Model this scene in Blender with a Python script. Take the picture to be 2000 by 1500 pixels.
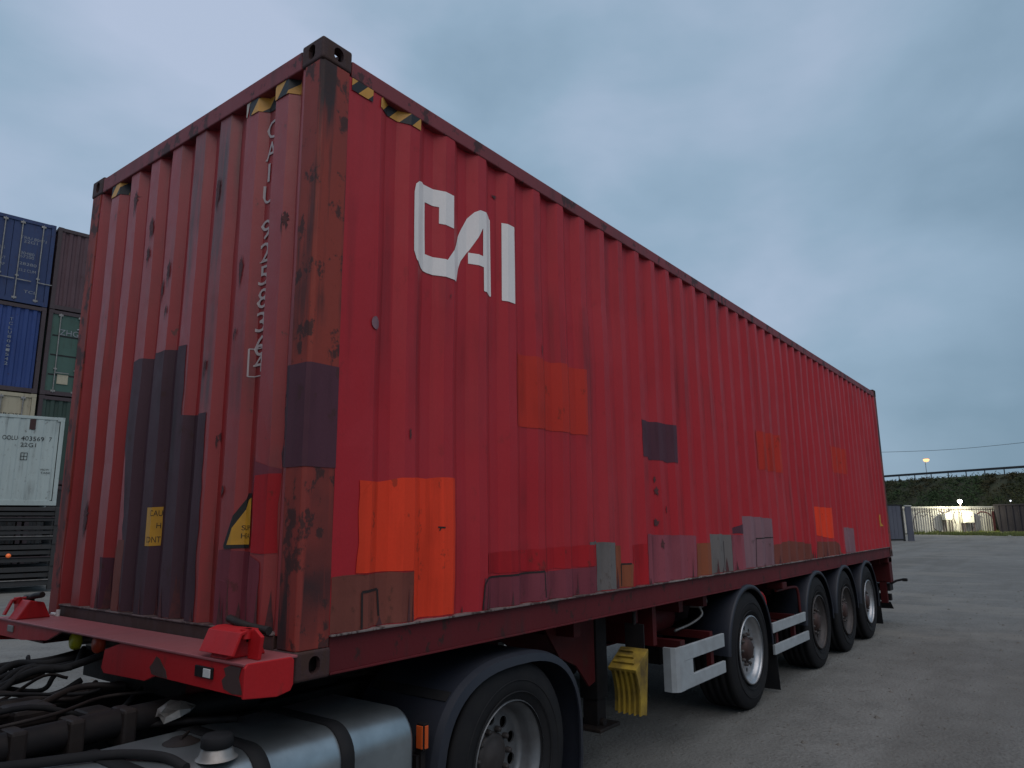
import bpy, bmesh, math, random
from math import sin, cos, pi, radians as R
from mathutils import Vector, Matrix, noise
from mathutils.geometry import tessellate_polygon
random.seed(7)
for o in list(bpy.data.objects): bpy.data.objects.remove(o)
scn = bpy.context.scene
COL = scn.collection
G = 1.08                      # container floor above the ground (z of the local build frame)

# ------------------------------------------------------------------ camera
cam = bpy.data.cameras.new('camera'); camo = bpy.data.objects.new('camera', cam); COL.objects.link(camo)
yaw, pit, rol = R(37.36), R(10.98), R(-0.55)
f = Vector((cos(yaw)*cos(pit), sin(yaw)*cos(pit), sin(pit))); r0 = Vector((sin(yaw), -cos(yaw), 0)); u0 = r0.cross(f)
r = cos(rol)*r0 + sin(rol)*u0; u = -sin(rol)*r0 + cos(rol)*u0
M = Matrix((r, u, -f)).transposed().to_4x4(); M.translation = Vector((-1.867, -2.525, 0.617+G))
camo.matrix_world = M
cam.sensor_width = 36; cam.lens = 1403.7/2000*36; cam.clip_start = .05; cam.clip_end = 2000
scn.camera = camo

# ------------------------------------------------------------------ sky and light (overcast dusk)
SUN_AZ, SUN_EL = R(238), R(62)          # direction the soft light comes from (angle from +x), low
w = bpy.data.worlds.new('World'); scn.world = w; w.use_nodes = True
nt = w.node_tree; N = nt.nodes; LK = nt.links; N.clear()
out = N.new('ShaderNodeOutputWorld'); bg = N.new('ShaderNodeBackground'); bg.inputs[1].default_value = .1
sky = N.new('ShaderNodeTexSky'); sky.sky_type = 'NISHITA'; sky.sun_disc = False
sky.sun_elevation = R(6); sky.sun_rotation = pi/2 - SUN_AZ; sky.air_density = 1.2; sky.dust_density = 1.5; sky.ozone_density = 3
tc = N.new('ShaderNodeTexCoord')
mp = N.new('ShaderNodeMapping'); mp.inputs['Scale'].default_value = (1.0, 1.0, 1.8); mp.inputs['Location'].default_value = (3.45, 2.12, 4.29)
n1 = N.new('ShaderNodeTexNoise'); n1.inputs['Scale'].default_value = 2.3; n1.inputs['Detail'].default_value = 6; n1.inputs['Roughness'].default_value = .48; n1.inputs['Distortion'].default_value = .15
LK.new(tc.outputs['Generated'], mp.inputs[0]); LK.new(mp.outputs[0], n1.inputs[0])
cr = N.new('ShaderNodeValToRGB'); e = cr.color_ramp.elements
e[0].position = .30; e[0].color = (2.2, 3.35, 4.5, 1); e[1].position = .90; e[1].color = (4.9, 5.8, 7.5, 1)
e2 = e.new(.58); e2.color = (3.2, 4.5, 5.9, 1)
dt = N.new('ShaderNodeVectorMath'); dt.operation = 'DOT_PRODUCT'; gaz, gel = R(76), R(42)      # dusk glow of the overcast, ahead and to the left
dt.inputs[1].default_value = (cos(gaz)*cos(gel), sin(gaz)*cos(gel), sin(gel)); LK.new(tc.outputs['Generated'], dt.inputs[0])
ma = N.new('ShaderNodeMath'); ma.operation = 'MULTIPLY_ADD'; ma.inputs[1].default_value = 1.35; ma.inputs[2].default_value = -.46; LK.new(n1.outputs[0], ma.inputs[0])
mb_ = N.new('ShaderNodeMath'); mb_.operation = 'MULTIPLY_ADD'; mb_.inputs[1].default_value = .62; LK.new(dt.outputs['Value'], mb_.inputs[0]); LK.new(ma.outputs[0], mb_.inputs[2])
LK.new(mb_.outputs[0], cr.inputs[0])
mx = N.new('ShaderNodeMix'); mx.data_type = 'RGBA'; mx.inputs[0].default_value = .88
LK.new(sky.outputs[0], mx.inputs[6]); LK.new(cr.outputs[0], mx.inputs[7]); LK.new(mx.outputs[2], bg.inputs[0]); LK.new(bg.outputs[0], out.inputs[0])
sl = bpy.data.lights.new('sun', 'SUN'); so = bpy.data.objects.new('sun', sl); COL.objects.link(so)
sl.energy = 1.5; sl.angle = R(70); sl.color = (1, .90, .86)
d = Vector((cos(SUN_AZ)*cos(SUN_EL), sin(SUN_AZ)*cos(SUN_EL), sin(SUN_EL))); so.rotation_euler = d.to_track_quat('Z', 'Y').to_euler(); so.location = (0, -30, 30)
scn.view_settings.view_transform = 'Standard'; scn.view_settings.look = 'None'; scn.view_settings.exposure = .0; scn.view_settings.gamma = 1
scn.view_settings.use_curve_mapping = False

# ------------------------------------------------------------------ materials
def nodes(name):
    m = bpy.data.materials.new(name); m.use_nodes = True
    t = m.node_tree; b = t.nodes['Principled BSDF']; return m, t, b
def mixc(t, fac, a, b):
    n = t.nodes.new('ShaderNodeMix'); n.data_type = 'RGBA'
    for s, v in ((0, fac), (6, a), (7, b)):
        if hasattr(v, 'links'): t.links.new(v, n.inputs[s])
        else: n.inputs[s].default_value = v if s == 0 else (*v[:3], 1)
    return n.outputs[2]
def noisef(t, scale, detail=4, stretch=(1, 1, 1), seed=0, lo=.4, hi=.6, rough=.55, dist=0):
    tcn = t.nodes.new('ShaderNodeTexCoord'); mpn = t.nodes.new('ShaderNodeMapping')
    mpn.inputs['Scale'].default_value = stretch; mpn.inputs['Location'].default_value = (seed*3.7, seed*1.3, seed*2.1)
    nn = t.nodes.new('ShaderNodeTexNoise'); nn.inputs['Scale'].default_value = scale; nn.inputs['Detail'].default_value = detail
    nn.inputs['Roughness'].default_value = rough; nn.inputs['Distortion'].default_value = dist
    t.links.new(tcn.outputs['Object'], mpn.inputs[0]); t.links.new(mpn.outputs[0], nn.inputs[0])
    mr = t.nodes.new('ShaderNodeMapRange'); mr.inputs[1].default_value = lo; mr.inputs[2].default_value = hi
    t.links.new(nn.outputs[0], mr.inputs[0]); return mr.outputs[0], nn.outputs[0]
def mulf(t, a, v):
    n = t.nodes.new('ShaderNodeMath'); n.operation = 'MULTIPLY'; t.links.new(a, n.inputs[0])
    if hasattr(v, 'links'): t.links.new(v, n.inputs[1])
    else: n.inputs[1].default_value = v
    return n.outputs[0]
def bump(t, b, h, strength, dist=.01):
    n = t.nodes.new('ShaderNodeBump'); n.inputs['Strength'].default_value = strength; n.inputs['Distance'].default_value = dist
    t.links.new(h, n.inputs['Height']); t.links.new(n.outputs[0], b.inputs['Normal'])
def paint(name, base, alt=None, sthr=(.52, .72), streak=.35, streakcol=(.035, .02, .02), rust=.3, rustcol=(.05, .022, .014), rough=.5, seed=0, spec=.4, fade=.6, bumpv=.15, rthr=.62):
    m, t, b = nodes(name)
    alt = alt or tuple(min(1, c*1.25+.012) for c in base)
    f1, _ = noisef(t, 1.1, 5, (1, 1, .6), seed, .35, .68)
    c = mixc(t, mulf(t, f1, fade), base, alt)
    f2, _ = noisef(t, 9, 5, (1, 1, .06), seed+3, *sthr)
    f2b, _ = noisef(t, 1.6, 3, (1, 1, 1), seed+5, .4, .62)
    c = mixc(t, mulf(t, mulf(t, f2, f2b), streak), c, streakcol)
    f3, n3 = noisef(t, 11, 6, (1, 1, .7), seed+8, rthr, rthr+.05, .65)
    c = mixc(t, mulf(t, f3, rust), c, rustcol)
    f4, n4 = noisef(t, 70, 3, (1, 1, 1), seed+9, .3, .7)
    c = mixc(t, mulf(t, f4, .12), c, tuple(x*.55 for x in base))
    t.links.new(c, b.inputs['Base Color'])
    rr = t.nodes.new('ShaderNodeMapRange'); rr.inputs[3].default_value = rough-.1; rr.inputs[4].default_value = rough+.2
    t.links.new(n3, rr.inputs[0]); t.links.new(rr.outputs[0], b.inputs['Roughness'])
    b.inputs['Specular IOR Level'].default_value = spec
    bump(t, b, n4, bumpv, .004); return m
def plain(name, col, rough=.5, metal=0, var=.25, scale=12, seed=0, spec=.4, bumpv=.1, dirt=None):
    m, t, b = nodes(name)
    f1, n = noisef(t, scale, 5, (1, 1, 1), seed, .35, .65)
    c = mixc(t, mulf(t, f1, var), col, dirt or tuple(x*.45 for x in col))
    t.links.new(c, b.inputs['Base Color']); b.inputs['Roughness'].default_value = rough; b.inputs['Metallic'].default_value = metal
    b.inputs['Specular IOR Level'].default_value = spec
    if bumpv: bump(t, b, n, bumpv, .01)
    return m
def emit(name, col, st):
    m, t, b = nodes(name); b.inputs['Base Color'].default_value = (*col, 1); b.inputs['Emission Color'].default_value = (*col, 1); b.inputs['Emission Strength'].default_value = st; return m

MT = {}
MT['side'] = paint('container_side_red', (.41, .014, .023), (.40, .03, .04), streak=.7, sthr=(.46, .70), streakcol=(.15, .012, .016), rust=.2, rustcol=(.12, .02, .02), seed=1, rough=.47, spec=.32, fade=.9)
MT['front'] = paint('container_front_red', (.29, .018, .021), (.29, .036, .03), spec=.6, streak=.95, sthr=(.48, .68), streakcol=(.05, .016, .014), rust=.75, seed=2, rough=.38, rthr=.66)
MT['post'] = paint('rusty_post', (.27, .036, .022), (.16, .022, .024), sthr=(.47, .54), streak=.97, streakcol=(.018, .012, .014), rust=.85, rustcol=(.025, .014, .014), seed=4, rough=.6, fade=.9, rthr=.55)
MT['cast'] = paint('casting_rust', (.06, .024, .022), (.035, .022, .024), streak=.7, rust=.7, seed=6, rough=.7, bumpv=.5, rthr=.5)
MT['rail'] = paint('rail_red', (.22, .034, .042), (.14, .032, .035), streak=.7, rust=.8, rustcol=(.022, .014, .014), seed=7, rough=.55, rthr=.55)
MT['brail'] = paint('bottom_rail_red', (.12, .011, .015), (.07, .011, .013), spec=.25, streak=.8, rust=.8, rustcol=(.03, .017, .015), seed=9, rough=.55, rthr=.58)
MT['lip'] = paint('rail_lip_scuffed_lit', (.22, .19, .18), (.09, .04, .04), streak=.4, rust=.9, rustcol=(.04, .02, .018), seed=10, rough=.5, fade=1, rthr=.5)  # scuffed lip, with the light it catches put into its pale colour
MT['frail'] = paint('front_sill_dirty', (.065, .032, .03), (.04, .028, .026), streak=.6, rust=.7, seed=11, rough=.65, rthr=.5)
def patchm(name, col, seed, **k): k.setdefault('spec', .28); k.setdefault('sthr', (.46, .68)); k.setdefault('streakcol', tuple(x*.35 for x in col)); return paint('patch_'+name, col, streak=.7, rust=.5, seed=seed, rough=.55, **k)
MT['orange'] = patchm('orange', (.76, .048, .015), 12, fade=.2, spec=.25)
MT['orange_faded'] = patchm('orange_faded', (.47, .028, .016), 13, fade=.2, spec=.25)
MT['purple'] = patchm('purple', (.075, .022, .036), 14)
MT['slate'] = patchm('slate', (.06, .028, .040), 15)
MT['grey'] = patchm('grey', (.14, .125, .12), 16)
MT['lav'] = patchm('lavender', (.21, .11, .13), 17)
MT['pink'] = patchm('pink', (.25, .055, .075), 18)
MT['red2'] = patchm('bright_red', (.37, .008, .014), 19, fade=.2)
MT['brown'] = patchm('brown', (.17, .045, .032), 20)
MT['maroon'] = patchm('maroon', (.17, .03, .045), 21)
MT['rustp'] = patchm('rust', (.22, .06, .025), 22)
MT['scrape'] = plain('scraped_paint', (.06, .022, .026), .7, var=.7, scale=40, dirt=(.12, .03, .03))
MT['weld'] = plain('weld_seam', (.02, .012, .012), .7)
MT['logo'] = paint('logo_white', (.84, .79, .77), (.74, .70, .68), streak=.12, rust=.25, rustcol=(.25, .08, .07), seed=23, rough=.5, rthr=.72)
MT['numw'] = paint('number_white', (.42, .36, .36), streak=.2, rust=.5, rustcol=(.3, .1, .1), seed=24, rough=.5)
MT['tapey'] = plain('tape_yellow', (.62, .30, .05), .45, var=.3); MT['tapek'] = plain('tape_black', (.015, .014, .016), .5)
MT['tapew'] = plain('tape_faded', (.5, .42, .36), .5, var=.5)
MT['stick'] = plain('sticker_yellow', (.58, .30, .03), .45, var=.35); MT['ink'] = plain('sticker_black', (.014, .013, .013), .5)
MT['tred'] = paint('trailer_red', (.42, .010, .014), (.32, .012, .016), streak=.6, streakcol=(.06, .012, .012), rust=.3, seed=30, rough=.45, spec=.32, rthr=.62)
MT['tdust'] = paint('trailer_red_dusty', (.30, .06, .07), (.22, .09, .095), streak=.2, rust=.3, seed=33, rough=.5, spec=.6, rthr=.66)
MT['tredd'] = paint('trailer_red_dirty_shaded', (.075, .007, .008), (.04, .008, .009), spec=.2, streak=.8, streakcol=(.03, .012, .012), rust=.6, seed=31, rough=.55)  # underbody red: dirt plus the shade below the container put into its colour
MT['black'] = plain('chassis_black', (.009, .008, .009), .6, var=.5, spec=.2, dirt=(.022, .016, .015))
MT['grime'] = plain('greasy_metal', (.018, .014, .014), .6, var=.6, dirt=(.032, .024, .02), spec=.2, bumpv=.4)
MT['rubber'] = plain('tyre_rubber', (.013, .013, .015), .75, var=.6, scale=6, dirt=(.022, .021, .021), spec=.16, bumpv=.3)
MT['fender'] = plain('fender_plastic', (.017, .02, .03), .5, var=.5, scale=4, dirt=(.03, .031, .038), spec=.3)
MT['rimsil'] = plain('rim_silver', (.42, .43, .45), .38, .75, var=.35, dirt=(.16, .13, .11)); MT['rimdark'] = plain('rim_dirty', (.07, .06, .058), .6, .3, var=.5)
MT['rimgrey'] = plain('rim_grey', (.20, .205, .215), .45, .6, var=.4, dirt=(.09, .08, .075))
MT['hub'] = plain('hub_brown', (.055, .028, .024), .6, .2, var=.5); MT['drum'] = plain('drum_dark', (.02, .018, .018), .8)
MT['alu'] = plain('tank_aluminium', (.42, .46, .48), .36, .85, var=.6, scale=5, dirt=(.20, .22, .235), bumpv=.12)
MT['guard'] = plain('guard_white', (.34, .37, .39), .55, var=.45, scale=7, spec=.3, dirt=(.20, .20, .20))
MT['yellow'] = plain('chock_yellow', (.36, .24, .035), .6, var=.9, scale=7, spec=.2, dirt=(.08, .055, .025))
MT['amber'] = plain('amber_lens', (.55, .09, .02), .25, var=.1, bumpv=0); MT['clear'] = plain('clear_lens', (.6, .6, .6), .15, var=.2, bumpv=0)
MT['lensred'] = plain('red_lens', (.45, .02, .02), .25, var=.1, bumpv=0)
MT['ylime'] = plain('coupling_yellow', (.62, .62, .03), .4, var=.2); MT['cred'] = plain('coupling_red', (.6, .08, .035), .4, var=.2)
MT['steel'] = plain('bare_steel', (.32, .31, .30), .45, .6, var=.5, dirt=(.12, .09, .07))
MT['cabw'] = plain('cab_paint', (.55, .56, .58), .3, var=.1); MT['glass'] = plain('dark_glass', (.015, .018, .02), .08, var=0, bumpv=0)

# ------------------------------------------------------------------ mesh builder
class MB:
    def __init__(s): s.v = []; s.f = []; s.sm = []
    def add(s, vs, fs, smooth=False):
        o = len(s.v); s.v += [tuple(p) for p in vs]; s.f += [tuple(i+o for i in q) for q in fs]; s.sm += [smooth]*len(fs); return s
    def box(s, x0, x1, y0, y1, z0, z1, bev=0):
        if bev:
            bm = bmesh.new(); bmesh.ops.create_cube(bm, size=1)
            for v in bm.verts: v.co = Vector(((x0+x1)/2+v.co.x*(x1-x0), (y0+y1)/2+v.co.y*(y1-y0), (z0+z1)/2+v.co.z*(z1-z0)))
            bmesh.ops.bevel(bm, geom=bm.edges[:], offset=bev, segments=2, affect='EDGES', profile=.5)
            return s.bm(bm)
        vs = [(x, y, z) for z in (z0, z1) for y in (y0, y1) for x in (x0, x1)]
        return s.add(vs, [(0, 2, 3, 1), (4, 5, 7, 6), (0, 1, 5, 4), (2, 6, 7, 3), (0, 4, 6, 2), (1, 3, 7, 5)])
    def bm(s, bm, smooth=False):
        bm.verts.index_update(); s.add([v.co[:] for v in bm.verts], [[v.index for v in q.verts] for q in bm.faces], smooth); bm.free(); return s
    def prism(s, poly, axis, a, b, bev=0):
        def P(p, t):
            return {0: (t, p[0], p[1]), 1: (p[0], t, p[1]), 2: (p[0], p[1], t)}[axis]
        n = len(poly); bm = bmesh.new()
        va = [bm.verts.new(P(p, a)) for p in poly]; vb = [bm.verts.new(P(p, b)) for p in poly]
        bm.faces.new(va); bm.faces.new(vb[::-1])
        for i in range(n): bm.faces.new((va[i], vb[i], vb[(i+1) % n], va[(i+1) % n]))
        bmesh.ops.recalc_face_normals(bm, faces=bm.faces[:])
        if bev: bmesh.ops.bevel(bm, geom=bm.edges[:], offset=bev, segments=2, affect='EDGES', profile=.5)
        return s.bm(bm)
    def tube(s, pts, rad, seg=10, caps=True):
        pts = [Vector(p) for p in pts]; vs = []; fs = []; n = len(pts)
        rads = rad if isinstance(rad, (list, tuple)) else [rad]*n
        t = (pts[1]-pts[0]).normalized(); a = t.orthogonal().normalized()
        for i, p in enumerate(pts):
            t = (pts[min(i+1, n-1)]-pts[max(i-1, 0)]).normalized(); a = (a-t*a.dot(t)).normalized(); b = t.cross(a)
            vs += [p+rads[i]*(cos(2*pi*k/seg)*a+sin(2*pi*k/seg)*b) for k in range(seg)]
        for i in range(n-1):
            for k in range(seg): fs.append((i*seg+k, i*seg+(k+1) % seg, (i+1)*seg+(k+1) % seg, (i+1)*seg+k))
        s.add(vs, fs, True)
        if caps: s.add(vs[:seg], [tuple(range(seg))[::-1]]); s.add(vs[-seg:], [tuple(range(seg))])
        return s
    def lathe(s, prof, seg=48, axis=1, c=(0, 0, 0), a0=0, a1=2*pi, smooth=True):
        full = abs(a1-a0-2*pi) < 1e-6; m = seg if full else seg+1; vs = []; fs = []; n = len(prof)
        for k in range(m):
            a = a0+(a1-a0)*k/seg
            for (rr, h) in prof:
                x, z = rr*cos(a), rr*sin(a)
                vs.append({1: (c[0]+x, c[1]+h, c[2]+z), 2: (c[0]+x, c[1]+z, c[2]+h), 0: (c[0]+h, c[1]+x, c[2]+z)}[axis])
        for k in range(seg):
            k2 = (k+1) % m
            for i in range(n-1): fs.append((k*n+i, k*n+i+1, k2*n+i+1, k2*n+i))
        return s.add(vs, fs, smooth)
    def plate(s, O, U, V, Nn, w_, h_, holes, th):
        """w x h plate with holes (loops in plate coordinates), thickness th along -Nn"""
        O, U, V, Nn = map(Vector, (O, U, V, Nn))
        loops = [[(0, 0), (w_, 0), (w_, h_), (0, h_)]]+holes
        flat = [p for l in loops for p in l]
        tri = tessellate_polygon([[Vector((a, b, 0)) for a, b in l] for l in loops])
        for dd in (0, th): s.add([O+U*a+V*b-Nn*dd for a, b in flat], tri)
        for l in loops:
            n = len(l); vs = [O+U*a+V*b-Nn*dd for dd in (0, th) for a, b in l]
            s.add(vs, [(i, (i+1) % n, n+(i+1) % n, n+i) for i in range(n)])
        return s
    def mesh(s, name):
        me = bpy.data.meshes.new(name); me.from_pydata(s.v, [], s.f)
        me.polygons.foreach_set('use_smooth', s.sm); me.update()
        bm = bmesh.new(); bm.from_mesh(me); bmesh.ops.recalc_face_normals(bm, faces=bm.faces[:]); bm.to_mesh(me); bm.free(); return me

def thing(name, label, cat, loc=(0, 0, 0), group=None, rz=0):
    o = bpy.data.objects.new(name, None); COL.objects.link(o); o.location = loc; o.rotation_euler[2] = rz
    o.empty_display_size = .3; tag(o, label, cat, group); return o
def tag(o, label=None, cat=None, group=None, kind=None):
    for k, v in (('label', label), ('category', cat), ('group', group), ('kind', kind)):
        if v: o[k] = v
    return o
def obj(name, me, mat, parent=None, loc=None, frame=True):
    """link a mesh; with frame the vertices are in the build frame (origin = floor corner of the container)"""
    if isinstance(me, MB): me = me.mesh(name)
    o = bpy.data.objects.new(name, me); COL.objects.link(o)
    if mat is not None and not me.materials: me.materials.append(MT[mat] if isinstance(mat, str) else mat)
    if parent:
        o.parent = parent
        p = Vector((0, 0, 0)); q = parent
        while q: p += q.location; q = q.parent
        base = Vector((0, 0, G)) if frame else p
        o.location = base - p + Vector(loc or (0, 0, 0))
    else: o.location = Vector((0, 0, G if frame else 0)) + Vector(loc or (0, 0, 0))
    return o
def smooth_path(pts, n=8):
    P = [Vector(p) for p in pts]; P = [P[0]*2-P[1]]+P+[P[-1]*2-P[-2]]; res = []
    for i in range(1, len(P)-2):
        for k in range(n):
            t = k/n; a, b, c, dd = P[i-1:i+3]
            res.append(.5*((2*b)+(c-a)*t+(2*a-5*b+4*c-dd)*t*t+(3*b-a-3*c+dd)*t**3))
    res.append(P[-2]); return res
_fc = {}
def text_tris(s, size=1, spacing=1):
    cu = bpy.data.curves.new('txt', 'FONT'); cu.body = s; cu.size = size; cu.space_character = spacing; cu.resolution_u = 3
    o = bpy.data.objects.new('txt', cu); COL.objects.link(o); bpy.context.view_layer.update()
    dg = bpy.context.evaluated_depsgraph_get(); oe = o.evaluated_get(dg); me = oe.to_mesh(); me.calc_loop_triangles()
    tr = [[tuple(me.vertices[i].co[:2]) for i in t.vertices] for t in me.loop_triangles]
    oe.to_mesh_clear(); bpy.data.objects.remove(o); bpy.data.curves.remove(cu)
    xs = [p[0] for t in tr for p in t]; ys = [p[1] for t in tr for p in t]
    return tr, (min(xs), max(xs), min(ys), max(ys))
def text_fit(s, x0, x1, z0, z1, spacing=1):
    """triangles of s stretched into the rectangle"""
    tr, (a, b, c, dd) = text_tris(s, 1, spacing)
    return [[(x0+(p[0]-a)/(b-a)*(x1-x0), z0+(p[1]-c)/(dd-c)*(z1-z0)) for p in t] for t in tr]

# ------------------------------------------------------------------ ground
def frange(a, b, n): return [a+(b-a)*i/n for i in range(n+1)]
gx = [-400, -200, -100, -50, -25]+frange(-12, 30, 84)+frange(31, 110, 60)+[125, 150, 200, 300, 500, 900]
gy = [-500, -250, -120, -60, -40]+frange(-25, 14, 72)+frange(15, 40, 14)+[60, 100, 180, 300, 500]
def ground_z(x, y):
    h = .018*noise.noise((x*.45, y*.45, 0))+.03*noise.noise((x*.08, y*.08, 5))
    h *= 1/(1+max(0, abs(x-15)-60)*.02)
    h -= .075*math.exp(-((x-1.45)/1.2)**2-((y-.6)/2.6)**2)
    for wx, wy in ((5.09, .2), (7.42, .2), (8.75, .2), (10.08, .2)): h = h*(1-math.exp(-((x-wx)/.7)**2-((y-wy)/.6)**2))
    return h
mb = MB(); ny = len(gy)
mb.add([(x, y, ground_z(x, y)) for x in gx for y in gy], [(i*ny+j, (i+1)*ny+j, (i+1)*ny+j+1, i*ny+j+1) for i in range(len(gx)-1) for j in range(ny-1)], True)
m, t, b = nodes('dusty_ground')
f1, n1_ = noisef(t, .22, 6, (1, 1, 1), 1, .35, .65); f2, n2_ = noisef(t, 2.2, 6, (1, 1, 1), 2, .38, .66); f3, n3_ = noisef(t, 38, 4, (1, 1, 1), 3, .3, .7)
f4, n4_ = noisef(t, 9, 3, (1, 1, 1), 5, .66, .72); f5, _ = noisef(t, .9, 3, (.12, 1, 1), 6, .5, .62)
c = mixc(t, f1, (.10, .10, .096), (.155, .155, .147)); c = mixc(t, mulf(t, f2, .6), c, (.072, .071, .068)); c = mixc(t, mulf(t, f3, .6), c, (.205, .205, .196))
c = mixc(t, mulf(t, f4, .5), c, (.07, .065, .058)); c = mixc(t, mulf(t, f5, .38), c, (.09, .086, .078)); f6, _ = noisef(t, .55, 4, (1, .5, 1), 9, .52, .6); c = mixc(t, mulf(t, f6, .45), c, (.20, .19, .17))
t.links.new(c, b.inputs['Base Color']); b.inputs['Roughness'].default_value = .95; b.inputs['Specular IOR Level'].default_value = .2
ad = t.nodes.new('ShaderNodeMath'); ad.operation = 'MULTIPLY_ADD'; t.links.new(n2_, ad.inputs[0]); ad.inputs[1].default_value = 3; t.links.new(n3_, ad.inputs[2])
bump(t, b, ad.outputs[0], .8, .025); MT['ground'] = m
tag(obj('ground', mb, 'ground', frame=False), 'pale dusty hard standing of packed sand and gravel', 'ground', kind='structure')
mb = MB(); rg = random.Random(3)
for i in range(9000):
    x = rg.uniform(1.5, 22)*1.0; y = rg.uniform(-9, 1.2)
    if i % 3 == 0: x = rg.uniform(-1.5, 9); y = rg.uniform(3, 16)
    s = rg.uniform(.004, .013)*(1+1.5*(rg.random() < .04)); z = ground_z(x, y)
    vs = [(x+s*a*rg.uniform(.7, 1.3), y+s*b_*rg.uniform(.7, 1.3), z+s*c_*.7) for a, b_, c_ in ((1, 0, 0), (0, 1, 0), (-1, 0, 0), (0, -1, 0), (0, 0, 1))]
    mb.add(vs, [(0, 1, 4), (1, 2, 4), (2, 3, 4), (3, 0, 4)])
MT['stone'] = plain('pebble', (.15, .14, .125), .9, var=.7, scale=3)
tag(obj('gravel', mb, 'stone', frame=False), 'loose grey pebbles scattered over the dusty ground', 'gravel', kind='stuff')

# ------------------------------------------------------------------ the red container
L, W, H = 12.192, 2.438, 2.896
CON = thing('shipping_container', 'big red corrugated container with white lettering and paint patches on the trailer', 'container', (0, 0, G))
def side_prof(x):
    if x < .38 or x > 11.98: return .006
    q = (x-1.767) % .278
    dd = q/.068 if q < .068 else 1 if q < .14 else 1-(q-.14)/.068 if q < .208 else 0
    return .006+.036*dd
def front_prof(y):
    if y < .165 or y > 2.27: return .012
    q = (y-.2705) % .2525
    dd = 0 if q < .105 else (q-.105)/.035 if q < .14 else 1 if q < .2175 else 1-(q-.2175)/.035
    return .012+.045*dd
def brk(start, offs, pitch, lo, hi):
    res = {lo, hi}; k = math.floor((lo-start)/pitch)-1
    while start+k*pitch < hi:
        for o in offs:
            v = start+k*pitch+o
            if lo < v < hi: res.add(round(v, 5))
        k += 1
    return sorted(res)
SU = brk(1.767, (0, .068, .14, .208), .278, .165, 12.03); SU = sorted(set([x for x in SU if x < .165+1e-6 or .379 <= x <= 11.98 or x > 12.02]+[.38, .3801, 11.98]))
FU = brk(.2705, (0, .105, .14, .2175), .2525, .132, 2.306)
SZ = frange(.165, 2.765, 13); FZ = frange(.17, 2.785, 13)
def surf_side(x, z, off=0):
    e_ = min(1, max(0, (z-.165)/.2))*min(1, max(0, (2.765-z)/.2))
    dn = .011*noise.noise((x*1.1, 0, z*1.1))+.004*noise.noise((x*4, 3, z*2.5))
    return (x, side_prof(x)+dn*e_-off, z)
def surf_front(y, z, off=0):
    e_ = min(1, max(0, (z-.17)/.2))*min(1, max(0, (2.785-z)/.2))
    dn = .007*noise.noise((y*1.6, 7, z*1.2))+.005*noise.noise((y*5, 9, z*2.5))
    return (front_prof(y)+dn*e_-off, y, z)
def panel(us, zs, sf):
    n = len(zs); mb = MB()
    mb.add([sf(a, b_) for a in us for b_ in zs], [(i*n+j, (i+1)*n+j, (i+1)*n+j+1, i*n+j+1) for i in range(len(us)-1) for j in range(n-1)]); return mb
obj('side_panel', panel(SU, SZ, surf_side), 'side', CON)
obj('front_panel', panel(FU, FZ, surf_front), 'front', CON)
mb = panel(SU, [.165, 2.765], lambda a, b_: (a, W-side_prof(a), b_)); obj('side_panel', mb, 'side', CON)
# roof
mb = MB(); ru = brk(.2, (0, .09, .11, .19), .21, .1, 12.09)
mb.add([(x, y, 2.84+(.018 if ((x-.2) % .21) < .1 else 0)) for x in ru for y in (.05, W-.05)], [(2*i, 2*i+2, 2*i+3, 2*i+1) for i in range(len(ru)-1)]); obj('roof_panel', mb, 'rail', CON)
mb = MB().box(.1, L-.1, .06, W-.06, .03, .14); obj('floor', mb, 'grime', CON)
# corner posts, with the folded front face of the near ones
def post(y0, s):
    mb = MB()
    pr = [(0.004, .018), (.018, .004), (.168, .004), (.168, .05), (.06, .06), (.05, .134), (.004, .134)]
    pr = [(a, y0+s*b_) for a, b_ in pr]
    return mb.prism(pr, 2, .118, H-.118, .004)
obj('corner_post', post(0, 1), 'post', CON); obj('corner_post', post(W, -1), 'post', CON)
for yy, s in ((0, 1), (W, -1)):
    obj('corner_post', MB().box(12.028, L-.004, min(yy+s*.004, yy+s*.1), max(yy+s*.004, yy+s*.1), .118, H-.118, .004), 'post', CON)
def stad(cx, cy, w_, h_, n=7):
    rr = min(w_, h_)/2; res = []
    for i in range(2*n):
        a = 2*pi*(i+.5)/(2*n); px, py = rr*cos(a), rr*sin(a)
        if h_ > w_: py += (h_/2-rr)*(1 if py > 0 else -1)
        else: px += (w_/2-rr)*(1 if px > 0 else -1)
        res.append((cx+px, cy+py))
    return res
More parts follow.
